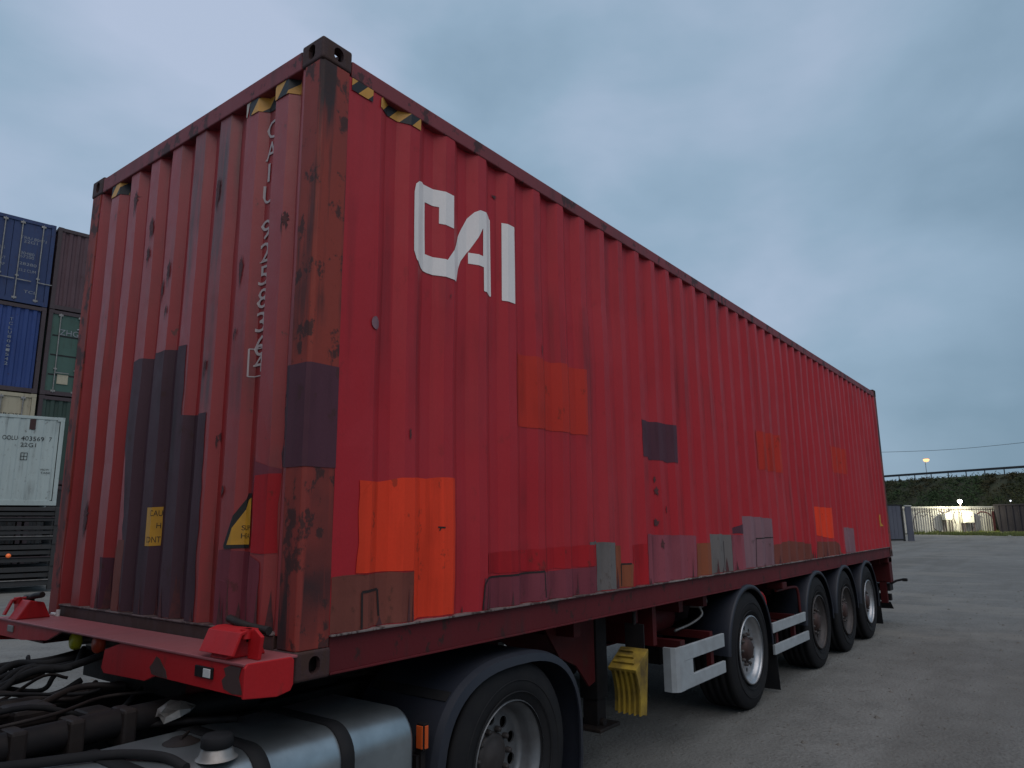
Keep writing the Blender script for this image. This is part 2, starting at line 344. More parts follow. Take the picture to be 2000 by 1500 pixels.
def casting():
    """front-right-top casting; corner at origin, reaching +x .178, +y .162, -z .118; hollow, three oval apertures"""
    a, b_, c_ = .178, .162, .118
    bm = bmesh.new(); bmesh.ops.create_cube(bm, size=1)
    for v in bm.verts: v.co = Vector((a/2+v.co.x*a, b_/2+v.co.y*b_, -c_/2+v.co.z*c_))
    bmesh.ops.bevel(bm, geom=bm.edges[:], offset=.012, segments=3, affect='EDGES', profile=.5)
    me = bpy.data.meshes.new('corner_casting'); bm.to_mesh(me); bm.free()
    o_ = bpy.data.objects.new('tmp', me); COL.objects.link(o_)
    cut = MB().box(.024, a-.014, .024, b_-.014, -c_+.02, -.024)
    cut2 = [MB().prism([(p[0], p[1]-c_) for p in stad(.095, .060, .058, .072)], 1, -.02, .05), MB().prism([(b_-p[0], p[1]-c_) for p in stad(.078, .060, .050, .076)], 0, -.02, .05), MB().prism(stad(.092, .084, .115, .062), 2, -.05, .02)]
    tmp = [o_]
    for q in [cut]+cut2:
        k = bpy.data.objects.new('cut', q.mesh('cut')); COL.objects.link(k); tmp.append(k)
        md = o_.modifiers.new('b', 'BOOLEAN'); md.operation = 'DIFFERENCE'; md.object = k; md.solver = 'EXACT'
    bpy.context.view_layer.update(); dg = bpy.context.evaluated_depsgraph_get()
    res = bpy.data.meshes.new_from_object(o_.evaluated_get(dg)); res.name = 'corner_casting'
    for k in tmp: bpy.data.objects.remove(k)
    return res
cm = casting()
for ix in (0, 1):
    for iy in (0, 1):
        for iz in (0, 1):
            o = obj('corner_casting', cm, 'cast', CON, (L if ix else 0, W if iy else 0, H if iz else 0)); o.scale = (-1 if ix else 1, -1 if iy else 1, 1 if iz else -1)
# rails
for s, yy in ((1, 0), (-1, W)):
    def yb(a, b_): return (min(yy+s*a, yy+s*b_), max(yy+s*a, yy+s*b_))
    obj('top_rail', MB().box(.179, L-.179, *yb(.002, .06), 2.762, 2.852, .006), 'rail', CON)
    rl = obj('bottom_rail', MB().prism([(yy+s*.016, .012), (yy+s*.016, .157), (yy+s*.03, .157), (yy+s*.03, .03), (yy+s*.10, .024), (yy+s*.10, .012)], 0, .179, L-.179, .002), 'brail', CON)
    obj('rail_lip', MB().box(.172, L-.172, *yb(-.008, .05), .157, .166, .002), 'lip', rl)
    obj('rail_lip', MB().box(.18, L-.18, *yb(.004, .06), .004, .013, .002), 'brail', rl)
obj('front_header', MB().box(.001, .06, .163, W-.163, 2.778, 2.876, .006), 'rail', CON)
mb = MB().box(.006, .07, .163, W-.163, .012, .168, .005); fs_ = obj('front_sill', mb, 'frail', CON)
obj('sill_lip', MB().box(.0, .055, .164, W-.164, .169, .177, .002), 'lip', fs_)
# doors at the far end
for k in (0, 1):
    y0 = .1+k*1.12; dr = obj('door', MB().box(12.10, 12.15, y0, y0+1.115, .14, 2.74, .01), 'side', CON)
    for q in (.25, .8): obj('locking_bar', MB().tube([(12.175, y0+q, .1), (12.175, y0+q, 2.8)], .018, 8), 'steel', dr)
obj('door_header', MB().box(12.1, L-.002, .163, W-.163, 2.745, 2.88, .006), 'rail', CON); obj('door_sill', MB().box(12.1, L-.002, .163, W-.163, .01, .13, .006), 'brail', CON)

# paint patches, lettering and stickers follow the corrugated sheet
def clip(poly, ax, val, keep_less):
    res = []
    for i in range(len(poly)):
        a, b_ = poly[i], poly[(i+1) % len(poly)]
        ia = (a[ax] <= val) if keep_less else (a[ax] >= val); ib = (b_[ax] <= val) if keep_less else (b_[ax] >= val)
        if ia: res.append(a)
        if ia != ib:
            q = (val-a[ax])/(b_[ax]-a[ax]); res.append((a[0]+(b_[0]-a[0])*q, a[1]+(b_[1]-a[1])*q))
    return res
def bands(poly, ax, brks):
    lo = min(p[ax] for p in poly); hi = max(p[ax] for p in poly); res = []
    cuts = [-1e9]+[v for v in brks if lo < v < hi]+[1e9]
    for a, b_ in zip(cuts, cuts[1:]):
        q = poly
        if a > -1e8: q = clip(q, ax, a, False)
        if b_ < 1e8 and len(q) > 2: q = clip(q, ax, b_, True)
        if len(q) > 2: res.append(q)
    return res
def tris_of(poly): return [[poly[i] for i in t_] for t_ in tessellate_polygon([[Vector((a, b_, 0)) for a, b_ in poly]])]
def decal(name, tris, which, mat, off=.003, parent=None, label=None):
    us, zs, sf = (SU, SZ, surf_side) if which == 's' else (FU, FZ, surf_front); mb = MB()
    for t_ in tris:
        for p in bands(list(t_), 0, us):
            for q in bands(p, 1, zs): mb.add([sf(a, b_, off) for a, b_ in q], [tuple(range(len(q)))])
    o = obj(name, mb, mat, parent or CON)
    if label: o['label'] = label
    return o
def rough_poly(poly, amp=.006, step=.09, seed=0):
    rr = random.Random(seed); res = []
    for i in range(len(poly)):
        a, b_ = Vector(poly[i]), Vector(poly[(i+1) % len(poly)]); n = max(1, int((b_-a).length/step))
        for k in range(n):
            p = a.lerp(b_, k/n); res.append((p.x+rr.uniform(-amp, amp)*(k > 0), p.y+rr.uniform(-amp, amp)*(k > 0)))
    return res
logo = [(0.624,2.338),(0.634,2.385),(0.66,2.41),(0.695,2.424),(0.929,2.424),(0.93,2.23),(0.828,2.23),(0.828,2.326),(0.733,2.326),(0.737,2.03),(0.877,2.03),(0.97,2.155),(1.022,2.258),(1.078,2.352),(1.116,2.395),(1.155,2.419),(1.199,2.424),(1.262,2.424),(1.288,2.412),(1.294,1.932),(1.185,1.932),(1.185,2.076),(1.082,2.076),(1.082,2.142),(1.179,2.142),(1.18,2.316),(1.086,2.153),(1.023,2.074),(0.96,1.931),(0.75,1.928),(0.69,1.935),(0.645,1.965),(0.624,2.01)]
decal('logo_letters', tris_of(logo), 's', 'logo'); decal('logo_letter', tris_of([(1.381,2.422),(1.486,2.424),(1.486,1.928),(1.381,1.928)]), 's', 'logo')
SP = [('orange', 'orange', [(0.305,.815),(0.45,.815),(.57,.838),(0.965,0.852),(0.965,0.172),(0.674,0.172),(0.664,0.40),(0.30,0.408),(.312,.54),(.303,.674)], 'fresh orange repaint patch'),
 ('orange2', 'orange_faded', [(1.52,1.633),(2.287,1.65),(2.28,1.196),(1.51,1.186)], 'faded orange repaint patch'),
 ('purple', 'purple', [(3.085,1.393),(3.72,1.41),(3.70,1.093),(3.24,1.093),(3.23,1.11),(3.085,1.11)], 'dark purple patch'),
 ('o2', 'orange_faded', [(5.64,1.556),(6.55,1.575),(6.56,1.145),(5.644,1.152)], None), ('o3', 'orange_faded', [(8.645,1.632),(9.60,1.645),(9.54,1.281),(8.647,1.267)], None),
 ('o4', 'orange', [(7.66,.787),(8.57,.783),(8.57,.37),(7.62,.442)], None),
 ('redb', 'red2', [(1.222,.46),(2.40,.476),(2.40,.338),(1.222,.35)], None), ('maroon', 'maroon', [(1.184,.331),(2.40,.334),(2.40,.169),(1.184,.169)], None),
 ('brownL', 'brown', [(0.169,.399),(.30,.403),(.664,.396),(.67,.169),(.169,.169)], None),
 ('grey1', 'grey', [(2.405,.486),(2.64,.48),(2.60,.169),(2.405,.169)], 'grey patch'), ('stub', 'grey', [(2.27,.492),(2.405,.497),(2.405,.474),(2.27,.474)], None),
 ('rusta', 'rustp', [(2.645,.46),(2.74,.455),(2.74,.335),(2.86,.325),(2.84,.169),(2.605,.169)], None),
 ('reda', 'red2', [(2.86,.455),(3.085,.46),(3.085,.169),(2.845,.169)], None), ('pink', 'pink', [(3.10,.53),(3.97,.50),(3.95,.169),(3.09,.169)], None),
 ('brownR', 'rustp', [(3.975,.436),(4.30,.434),(4.30,.169),(3.955,.169)], None), ('grey2', 'grey', [(4.31,.514),(4.78,.495),(4.77,.169),(4.32,.169)], None),
 ('pinkb', 'pink', [(4.79,.492),(5.14,.488),(5.12,.169),(4.78,.169)], None), ('purp2', 'purple', [(4.91,.555),(5.15,.60),(5.15,.50),(4.91,.50)], None),
 ('lav', 'lav', [(5.16,.67),(5.96,.64),(5.99,.169),(5.13,.169)], None), ('brownR2', 'brown', [(6.0,.36),(6.5,.40),(7.4,.34),(7.5,.169),(6.0,.169)], None),
 ('brownR3', 'brown', [(7.6,.36),(8.6,.34),(8.9,.169),(7.55,.169)], None), ('g3', 'lav', [(9.1,.52),(9.68,.50),(9.67,.169),(9.06,.169)], None)]
for i, (n_, mt, pl, lb) in enumerate(SP): decal('paint_patch', tris_of(rough_poly(pl, .0045, .06, i)), 's', mt, .0022+.0003*(i % 4), label=lb)
FP = [('slate', [(1.70,1.545),(1.40,1.56),(1.05,1.555),(1.045,1.18),(.81,1.172),(.80,.18),(1.55,.18),(1.60,.8)]), ('slate', [(.133,1.315),(.225,1.31),(.235,.87),(.133,.865)]), ('red2', [(.235,.845),(.37,.84),(.37,.50),(.235,.50)]),
 ('purple', [(1.82,.455),(1.74,.45),(1.74,.18),(1.80,.18)]), ('maroon', [(.235,.865),(.45,.93),(.46,.76),(.38,.75),(.37,.84),(.235,.845)]), ('brown', [(1.55,.55),(1.62,.55),(1.72,.18),(1.56,.18)]), ('maroon', [(.40,.50),(.62,.51),(.64,.18),(.30,.18),(.30,.46)])]
for i, (mt, pl) in enumerate(FP): decal('paint_patch', tris_of(rough_poly(pl, .006, .06, 50+i)), 'f', mt, .0024+.0003*(i % 3))
# repaint on the near post
pp = [(.0015, .134), (.0015, .017), (.017, .0015), (.1675, .0015), (.1675, .006), (.019, .006), (.006, .019), (.006, .134)]
obj('paint_patch', MB().prism(pp, 2, .862, 1.312), 'purple', CON)
def seam(pts, which, wd=.011, name='weld_seam', mat='weld'):
    tr = []
    for a, b_ in zip(pts, pts[1:]):
        a, b_ = Vector(a), Vector(b_); n = Vector((-(b_-a).y, (b_-a).x)).normalized()*wd/2; q = [tuple(a+n), tuple(b_+n), tuple(b_-n), tuple(a-n)]
        tr += [[q[0], q[1], q[2]], [q[0], q[2], q[3]]]
    decal(name, tr, which, mat, .0042)
for p in ([(.343,.17),(.34,.325),(.46,.328),(.472,.21)], [(1.172,.17),(1.187,.30),(1.215,.33),(1.752,.335),(1.758,.185)], [(2.735,.18),(2.738,.328),(2.83,.328)], [(5.50,.17),(5.52,.445),(5.93,.447)], [(4.66,.19),(4.67,.44)]): seam(p, 's')
seam([(.833, .602), (.872, .6)], 's', .008); seam([(.848, .6), (.84, .585)], 's', .006)
def splat(c_, rx, rz, which, mat, seed, name='scrape'):
    rr = random.Random(seed); n = 30; pl = [(c_[0]+rx*rr.uniform(.25, 1.15)*cos(2*pi*i/n), c_[1]+rz*rr.uniform(.3, 1.15)*(1.5 if sin(2*pi*i/n) < -.6 else 1)*sin(2*pi*i/n)) for i in range(n)]
    decal(name, tris_of(pl), which, mat, .0046)
for i, (a, b_, rx, rz) in enumerate([(.852,2.38,.02,.055),(1.315,2.04,.02,.05),(1.565,2.365,.028,.05),(.588,1.88,.018,.06),(1.373,1.943,.012,.05),(1.31,1.8,.01,.03),(.26,2.05,.012,.04),(2.06,.70,.035,.08),(.62,.79,.012,.02),(.60,1.55,.01,.02),(.85,1.42,.012,.03),(1.58,2.2,.02,.04),(1.8,2.6,.03,.05),(.74,1.05,.012,.02)]): splat((a, b_), rx, rz, 'f', 'scrape', i); splat((a+.01, b_-.02), rx*.5, rz*1.3, 'f', 'scrape', i+200)
for i, (a, b_, rx, rz) in enumerate([(1.33,2.58,.04,.014),(.62,1.06,.012,.035),(3.32,.86,.03,.05),(3.44,.72,.03,.04),(3.30,.62,.05,.035),(3.31,.95,.02,.03),(3.35,.45,.03,.05),(1.76,1.7,.006,.05),(.9,1.83,.006,.02)]): splat((a, b_), rx*.8, rz*.8, 's', 'scrape', 40+i)
decal('filler_spot', tris_of([(.378+.03*cos(2*pi*k/18), 1.566+.032*sin(2*pi*k/18)) for k in range(18)]), 's', 'lav', .0046)
rr_ = random.Random(77)
for i in range(46):      # rust runs above the bottom rail and below the top rail
    x = rr_.uniform(.4, 9.5); h = rr_.uniform(.03, .16); w_ = rr_.uniform(.006, .02); zb = .17
    if i % 5 == 0: continue
    pl = [(x-w_, zb), (x+w_, zb), (x+w_*.4, zb+h*.6), (x+w_*.1, zb+h), (x-w_*.3, zb+h*.5)] if i % 5 else [(x-w_*.4, zb), (x+w_*.2, zb), (x+w_, 2.762), (x-w_, 2.762)]
    decal('rust_run', tris_of(pl), 's', 'scrape', .005)
for i in range(26):
    y = rr_.uniform(.2, 2.2); h = rr_.uniform(.04, .22); w_ = rr_.uniform(.006, .018); zb = .178
    decal('rust_run', tris_of([(y-w_, zb), (y+w_, zb), (y+w_*.4, zb+h*.6), (y+w_*.1, zb+h), (y-w_*.3, zb+h*.5)]), 'f', 'scrape', .005)
# hazard tape: slanted yellow and black blocks
def tape(which, u0, u1, z0, z1, wd, start, wear=()):
    k = 0; u_ = start; sl_ = (z1-z0)*.9*(1 if which == 's' else -1); Y, K = [], []
    while u_ < u1+.2:
        pl = [(u_, z0), (u_+wd, z0), (u_+wd+sl_, z1), (u_+sl_, z1)]
        for ax, v, less in ((0, u0, False), (0, u1, True)):
            if len(pl) > 2: pl = clip(pl, ax, v, less)
        if len(pl) > 2: (Y if k % 2 == 0 else K).append(pl)
        u_ += wd; k += 1
    for pls, mt, nm in ((Y, 'tapey', 'tape_block'), (K, 'tapek', 'tape_block')):
        for pl in pls: decal(nm, tris_of(pl), which, mt, .0045)
tape('s', .182, .318, 2.70, 2.763, .062, .10); tape('s', .372, .66, 2.70, 2.763, .066, .33)
tape('f', .17, .60, 2.70, 2.782, .075, .06); tape('f', 1.99, 2.16, 2.70, 2.782, .075, 1.93)
for pl in ([(.62, 2.70), (.665, 2.70), (.65, 2.78), (.60, 2.78)], [(2.155, 2.70), (2.19, 2.705), (2.18, 2.78), (2.15, 2.78)]): decal('tape_block', tris_of(pl), 'f', 'tapew', .0042)
# vertical number CAIU 925836 4
def front_text(s, yl, yr, z0, z1, mat, off=.0046, name='number', mirror=True):
    return decal(name, [[(yl+(yr-yl)*p[0], p[1]) for p in t_] for t_ in text_fit(s, 0, 1, z0, z1)], 'f', mat, off)
zt = 2.645
for ch in 'CAIU 925836':
    if ch == ' ': zt -= .07; continue
    nw = .018 if ch == 'I' else .078
    front_text(ch, .493 if ch != 'I' else .474, .493-nw if ch != 'I' else .474-nw, zt-.10, zt, 'numw'); zt -= .118
front_text('4', .493, .415, 1.335, 1.425, 'numw')
for p in ([(.507, 1.315), (.507, 1.45)], [(.40, 1.315), (.40, 1.45)], [(.507, 1.315), (.40, 1.315)], [(.507, 1.45), (.40, 1.45)]): seam(p, 'f', .005, 'number_box', 'numw')
# caution sticker, its right half painted over
decal('caution_sticker', tris_of(rough_poly([(1.325,.717),(1.245,.72),(1.243,.522),(1.32,.52)], .002, .03, 4)), 'f', 'stick', .0046)
for s, a, b_, z0, z1 in (('CAU', 1.288, 1.246, .672, .702), ('H', 1.262, 1.248, .61, .637), ('CONT', 1.306, 1.246, .537, .568)): front_text(s, a, b_, z0, z1, 'ink', .0056, 'sticker_text')
decal('warning_triangle', tris_of([(.478,.765),(.452,.765),(.45,.52),(.575,.515),(.582,.53)]), 'f', 'ink', .0046)
decal('warning_triangle', tris_of([(.47,.735),(.452,.745),(.45,.535),(.555,.533)]), 'f', 'stick', .0056)
for s, z0 in (('SUP', .598), ('HEA', .562)): front_text(s, .497, .452, z0, z0+.022, 'ink', .0064, 'sticker_text')
seam([(.50, .65), (.50, .535)], 'f', .006, 'scrape', 'ink')
# small worn yellow label near the rear
decal('worn_label', tris_of([(11.42,.70),(11.52,.71),(11.50,.52),(11.42,.51)]), 's', 'stick', .0046); decal('worn_label', tris_of([(11.56,.62),(11.62,.60),(11.70,.515),(11.62,.515)]), 's', 'stick', .0046)

# ------------------------------------------------------------------ wheels
def tyre_mesh(Rr, wd, rim):
    p = [(rim, -wd*.36), (rim+.03, -wd*.44), (rim+.10, -wd*.5), (Rr-.07, -wd*.485), (Rr-.02, -wd*.44), (Rr, -wd*.40)]
    for k in range(4):
        c_ = (-.27+.18*k)*wd; p += [(Rr, c_-.012), (Rr-.014, c_-.01), (Rr-.014, c_+.01), (Rr, c_+.012)]
    p += [(Rr, wd*.40), (Rr-.02, wd*.44), (Rr-.07, wd*.485), (rim+.10, wd*.5), (rim, wd*.36)]
    mb = MB().lathe(p, 64)
    for rr in (rim+.055, Rr-.10): mb.lathe([(rr-.004, -wd*.492), (rr, -wd*.50-.004), (rr+.004, -wd*.492)], 64)
    return mb.mesh('tyre')
def disc_with_holes(Ro, Ri, nh, hr, hd, y, th):
    def circ(rr, n, cx=0, cy=0): return [(cx+rr*cos(2*pi*k/n), cy+rr*sin(2*pi*k/n)) for k in range(n)]
    loops = [circ(Ro, 48), circ(Ri, 24)]+[circ(hr, 12, hd*cos(2*pi*(k+.5)/nh), hd*sin(2*pi*(k+.5)/nh)) for k in range(nh)]
    flat = [p for l in loops for p in l]; tri = tessellate_polygon([[Vector((a, b_, 0)) for a, b_ in l] for l in loops]); mb = MB()
    for yy in (y, y+th): mb.add([(a, yy, b_) for a, b_ in flat], tri)
    for l in loops[1:]:
        n = len(l); mb.add([(a, yy, b_) for yy in (y, y+th) for a, b_ in l], [(i, (i+1) % n, n+(i+1) % n, n+i) for i in range(n)], True)
    return mb
TY_T = tyre_mesh(.52, .385, .29); TY_D = tyre_mesh(.505, .30, .29)
# trailer rim: shallow dish with protruding hub; outward = -y
rimT = disc_with_holes(.222, .10, 10, .022, .185, -.125, .012).lathe([(.296, -.192), (.306, -.190), (.306, -.172), (.288, -.166), (.276, -.150), (.266, -.128), (.250, -.118), (.222, -.118)], 48).mesh('rim')
rimD = disc_with_holes(.225, .10, 10, .032, .185, .02, .012).lathe([(.296, -.125), (.303, -.12), (.300, -.108), (.282, -.09), (.268, -.04), (.262, .0), (.25, .022), (.225, .022)], 48).mesh('rim')
def hub_mesh(y, out_, nr):
    mb = MB().lathe([(.0, y-out_), (.075, y-out_), (.09, y-out_+.015), (.10, y-.02), (.12, y-.005), (.12, y+.02)], 32)
    return mb.mesh('hub')
hubT = hub_mesh(-.125, .05, 10); hubD = hub_mesh(.02, .03, 10)
def nuts_mesh(y):
    return MB().lathe([(0, y-.036), (.010, y-.034), (.015, y-.028), (.017, y), (.017, y+.01)], 6).mesh('wheel_nut')
nutT = nuts_mesh(-.126); nutD = nuts_mesh(.019); drum = MB().lathe([(.0, .06), (.21, .06), (.21, .15), (0, .15)], 32).mesh('brake_drum')
def wheel(parent, x, yc, z, tm, rm, hm, nm, rimmat, hubmat, mirror=False, nuts=True, rot=0):
    w_ = obj('wheel', tm, 'rubber', parent, (x, yc, z))
    if mirror: w_.scale[1] = -1
    w_.rotation_euler[1] = rot
    o1 = bpy.data.objects.new('rim', rm.copy()); o2 = bpy.data.objects.new('hub', hm.copy()); o3 = bpy.data.objects.new('brake_drum', drum.copy())
    for o_, mt in ((o1, rimmat), (o2, hubmat), (o3, 'drum')): COL.objects.link(o_); o_.parent = w_; o_.data.materials.append(MT[mt])
    if nuts:
        if not nm.materials: nm.materials.append(MT['rimdark'])
        for k in range(10):
            o_ = bpy.data.objects.new('wheel_nut', nm); COL.objects.link(o_); o_.parent = w_
            o_.location = (.135*cos(2*pi*k/10), 0, .135*sin(2*pi*k/10))
    return w_

# ------------------------------------------------------------------ trailer
TR = thing('container_trailer', 'red four-axle container trailer with white side guards carrying the red container', 'trailer', (6, 1.22, 0))
def P(name, mb, mat, parent=None, loc=None): return obj(name, mb, mat, parent or TR, loc)
# front bolster: folded top plate, front web with a gap for the couplings, end plates
bo = P('front_bolster', MB().box(-.243, -.004, -.022, 2.46, .103, .114, .003), 'tdust')
P('bolster_web', MB().prism([(-.018, -.004), (.64, -.002), (.72, -.03), (1.10, -.04), (1.13, -.02), (1.11, .06), (.96, .102), (-.018, .102)], 0, -.236, -.222), 'tred', bo)
P('bolster_web', MB().prism([(1.60, .102), (1.77, .045), (2.10, .02), (2.45, .02), (2.45, .102)], 0, -.236, -.222), 'tred', bo)
P('coupling_plate', MB().box(-.05, -.03, .75, 1.75, .0, .102), 'steel', bo); P('kingpin_plate', MB().box(-.05, -.03, .75, 1.75, -.15, .0), 'grime', bo)
P('bolster_underside', MB().box(-.22, -.03, .0, .60, -.008, .0), 'tredd', bo); P('bolster_underside', MB().box(-.22, -.03, 1.85, 2.43, .02, .03), 'tredd', bo)
for y0, y1 in ((-.034, -.022), (2.46, 2.472)): P('end_plate', MB().prism([(-.245, -.008), (-.10, -.024), (-.04, -.012), (-.028, .01), (-.028, .10), (-.04, .112), (-.232, .114), (-.245, .10)], 1, y0, y1, .003), 'tred', bo)
for pl_w in ([(-.015, .005), (.05, .0), (.11, .012), (.125, .04), (.10, .06), (.115, .085), (.07, .10), (.0, .098), (.012, .06)], [(.53, .0), (.60, .0), (.66, .004), (.68, .03), (.655, .05), (.63, .078), (.60, .07), (.57, .045), (.545, .03)]):
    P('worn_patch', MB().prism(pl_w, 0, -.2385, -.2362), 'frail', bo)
ml = P('marker_lamp', MB().box(-.243, -.234, .185, .315, .035, .078, .003), 'black', bo)
P('lens', MB().box(-.248, -.2435, .195, .245, .04, .073, .002), 'clear', ml)
ml = P('marker_lamp', MB().box(-.243, -.234, 2.22, 2.30, .05, .085, .003), 'steel', bo)
def twist(yc, s):
    mb = MB().prism([(-.235, .114), (-.06, .114), (-.10, .20), (-.175, .215)], 1, yc-.06, yc+.06, .006)
    tw = P('twist_lock_housing', mb, 'tred')
    P('stop_plate', MB().prism([(-.25, .135), (-.215, .215), (-.18, .225), (-.14, .225), (-.13, .216), (-.18, .214), (-.208, .204), (-.238, .132)], 1, yc-.10*s-.02, yc+.11, .002), 'tred', tw)
    P('lug', MB().prism([(yc-s*.17, .115), (yc-s*.10, .115), (yc-s*.10, .18), (yc-s*.115, .215), (yc-s*.14, .225), (yc-s*.185, .20)], 0, -.17, -.155, .002), 'tred', tw)
    P('lug', MB().tube([(-.18, yc-s*.10, .19), (-.18, yc-s*.10, .225)], .022, 12), 'tred', tw)
    P('locking_handle', MB().tube(smooth_path([(-.13, yc+s*.10, .245), (-.14, yc+s*.02, .235), (-.13, yc-s*.06, .222), (-.12, yc-s*.16, .215)], 5), .017, 8).tube([(-.13, yc-s*.06, .17), (-.13, yc-s*.06, .232)], .022, 8), 'grime', tw)
twist(.17, 1); twist(2.27, -1)
P('bolt', MB().tube([(-.02, 2.22, .11), (-.02, 2.22, .15)], .012, 8).box(-.035, -.01, 2.23, 2.29, .114, .132, .005), 'clear', bo)
# palm couplings
for nm, yy, zz, mt in (('air_coupling', 1.62, .045, 'ylime'), ('air_coupling', 1.36, .052, 'cred')):
    cp = P(nm, MB().tube([(-.05, yy, zz), (-.14, yy, zz)], .022, 10), 'steel')
    P('coupling_cap', MB().lathe([(0, -.024), (.036, -.02), (.044, -.008), (.044, .014), (.026, .018)], 18, 0, (-.155, yy, zz)).box(-.168, -.14, yy-.02, yy+.045, zz-.03, zz-.012, .006), mt, cp)
# main beams: shallow gooseneck, deep rear
for yc in (.78, 1.66):
    P('main_beam', MB().prism([(-.03, -.005), (11.95, -.005), (11.95, -.30), (3.5, -.38), (2.6, -.36), (2.25, -.165), (-.03, -.155)], 1, yc-.012, yc+.012), 'tredd')
    P('beam_flange', MB().box(-.02, 11.95, yc-.08, yc+.08, -.006, .0).box(2.7, 11.9, yc-.08, yc+.08, -.40, -.385), 'tredd')
for x in (.4, 1.2, 2.3, 3.1, 3.9, 4.4, 6.3, 8.1, 9.45, 11.0, 11.8):
    P('cross_member', MB().box(x-.04, x+.04, .14 if x > 2 else .5, 2.30 if x > 2 else 1.94, -.115, -.012), 'tredd')
P('gooseneck_plate', MB().box(.2, 2.3, .7, 1.74, -.172, -.158), 'grime')
# red landing gear bracket and legs
for s, yy in ((1, .0), (-1, 2.44)):
    def Y(a): return yy+s*a
    P('gear_bracket', MB().prism([(2.10, -.02), (2.74, -.02), (2.74, -.48), (2.66, -.50), (2.50, -.34), (2.30, -.26)], 1, min(Y(.28), Y(.30)), max(Y(.28), Y(.30)), .002), 'tredd')
    lg = P('landing_leg', MB().box(2.80, 2.95, min(Y(.30), Y(.45)), max(Y(.30), Y(.45)), -.62, -.02, .006).box(2.815, 2.935, min(Y(.315), Y(.435)), max(Y(.315), Y(.435)), -.80, -.60, .004), 'black')
    P('foot', MB().box(2.74, 3.02, min(Y(.25), Y(.50)), max(Y(.25), Y(.50)), -.82, -.795, .006).tube([(2.875, Y(.29), -.78), (2.875, Y(.46), -.78)], .03, 10), 'grime', lg)
    P('hanger_bracket', MB().box(3.30, 3.36, min(Y(.1), Y(.75)), max(Y(.1), Y(.75)), -.30, -.02), 'tredd')
    P('air_tank', MB().lathe([(0, -.36), (.08, -.35), (.12, -.30), (.12, .30), (.08, .35), (0, .36)], 24, 0, (3.95, Y(.48), -.20)), 'tredd')
    P('valve_block', MB().box(4.42, 4.52, min(Y(.20), Y(.30)), max(Y(.20), Y(.30)), -.14, -.03, .01).tube([(4.47, Y(.2), -.08), (4.47, Y(.16), -.08)], .03, 10).tube(smooth_path([(4.47, Y(.22), -.14), (4.45, Y(.2), -.2), (4.3, Y(.24), -.26), (4.1, Y(.3), -.30)]), .012, 6), 'steel')
    # side guards
    def gb(x0, x1, z0, z1): return MB().box(x0, x1, min(Y(-.005), Y(.022)), max(Y(-.005), Y(.022)), z0, z1, .004)
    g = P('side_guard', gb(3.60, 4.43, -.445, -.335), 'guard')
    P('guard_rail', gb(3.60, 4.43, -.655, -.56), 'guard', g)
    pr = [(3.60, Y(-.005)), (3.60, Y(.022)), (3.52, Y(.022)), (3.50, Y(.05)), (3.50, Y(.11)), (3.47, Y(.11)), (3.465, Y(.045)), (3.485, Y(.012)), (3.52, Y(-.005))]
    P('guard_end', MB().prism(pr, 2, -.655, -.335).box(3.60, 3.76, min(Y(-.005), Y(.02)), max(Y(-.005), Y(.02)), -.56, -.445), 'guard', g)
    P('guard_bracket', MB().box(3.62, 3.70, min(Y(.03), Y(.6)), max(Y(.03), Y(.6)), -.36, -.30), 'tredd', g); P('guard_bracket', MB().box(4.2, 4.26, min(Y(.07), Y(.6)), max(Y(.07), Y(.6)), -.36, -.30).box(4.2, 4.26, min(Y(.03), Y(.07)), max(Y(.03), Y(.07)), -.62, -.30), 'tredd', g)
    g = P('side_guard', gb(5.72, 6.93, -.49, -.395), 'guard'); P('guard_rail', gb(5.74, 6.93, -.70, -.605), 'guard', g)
    for x in (5.9, 6.5): P('guard_bracket', MB().box(x, x+.06, min(Y(.07), Y(.6)), max(Y(.07), Y(.6)), -.45, -.39).box(x, x+.06, min(Y(.03), Y(.07)), max(Y(.03), Y(.07)), -.68, -.39), 'tredd', g)
    P('guard_bracket', MB().tube(smooth_path([(5.72, Y(.05), -.40), (5.70, Y(.05), -.25), (5.66, Y(.06), -.12), (5.55, Y(.12), -.08), (5.4, Y(.4), -.08)]), .018, 8), 'tred', g)
    P('support_loop', MB().tube(smooth_path([(6.2, Y(.1), -.12), (6.75, Y(.08), -.12), (6.84, Y(.06), -.17), (6.84, Y(.05), -.4)], 6), .016, 8).box(6.2, 6.35, min(Y(.02), Y(.2)), max(Y(.02), Y(.2)), -.10, -.03, .01), 'tredd')
    # wheels and mudguards
    for i, x in enumerate((5.09, 7.42, 8.75, 10.08)):
        wheel(TR, x, Y(.185), -.56, TY_T, rimT, hubT, nutT, 'rimsil' if i in (0, 3) else 'rimdark', 'hub', s < 0, rot=.3*i)
        wd = [(.575, -.20), (.575, .20)]
        mb = MB().lathe([(.558, -.205), (.545, -.215), (.565, -.222), (.585, -.215), (.588, -.20), (.588, .2), (.578, .2), (.577, -.2), (.558, -.205)], 28, 1, (x, Y(.20), -.56), R(-2 if i < 3 else -12), R(178))
        P('mudguard', mb, 'fender')
        P('spring_hanger', MB().box(x-.65, x-.57, min(Y(.62), Y(.74)), max(Y(.62), Y(.74)), -.66, -.38).box(x-.6, x+.35, min(Y(.64), Y(.72)), max(Y(.64), Y(.72)), -.66, -.60).tube([(x+.3, Y(.68), -.62), (x+.3, Y(.68), -.40)], .10, 16), 'black')
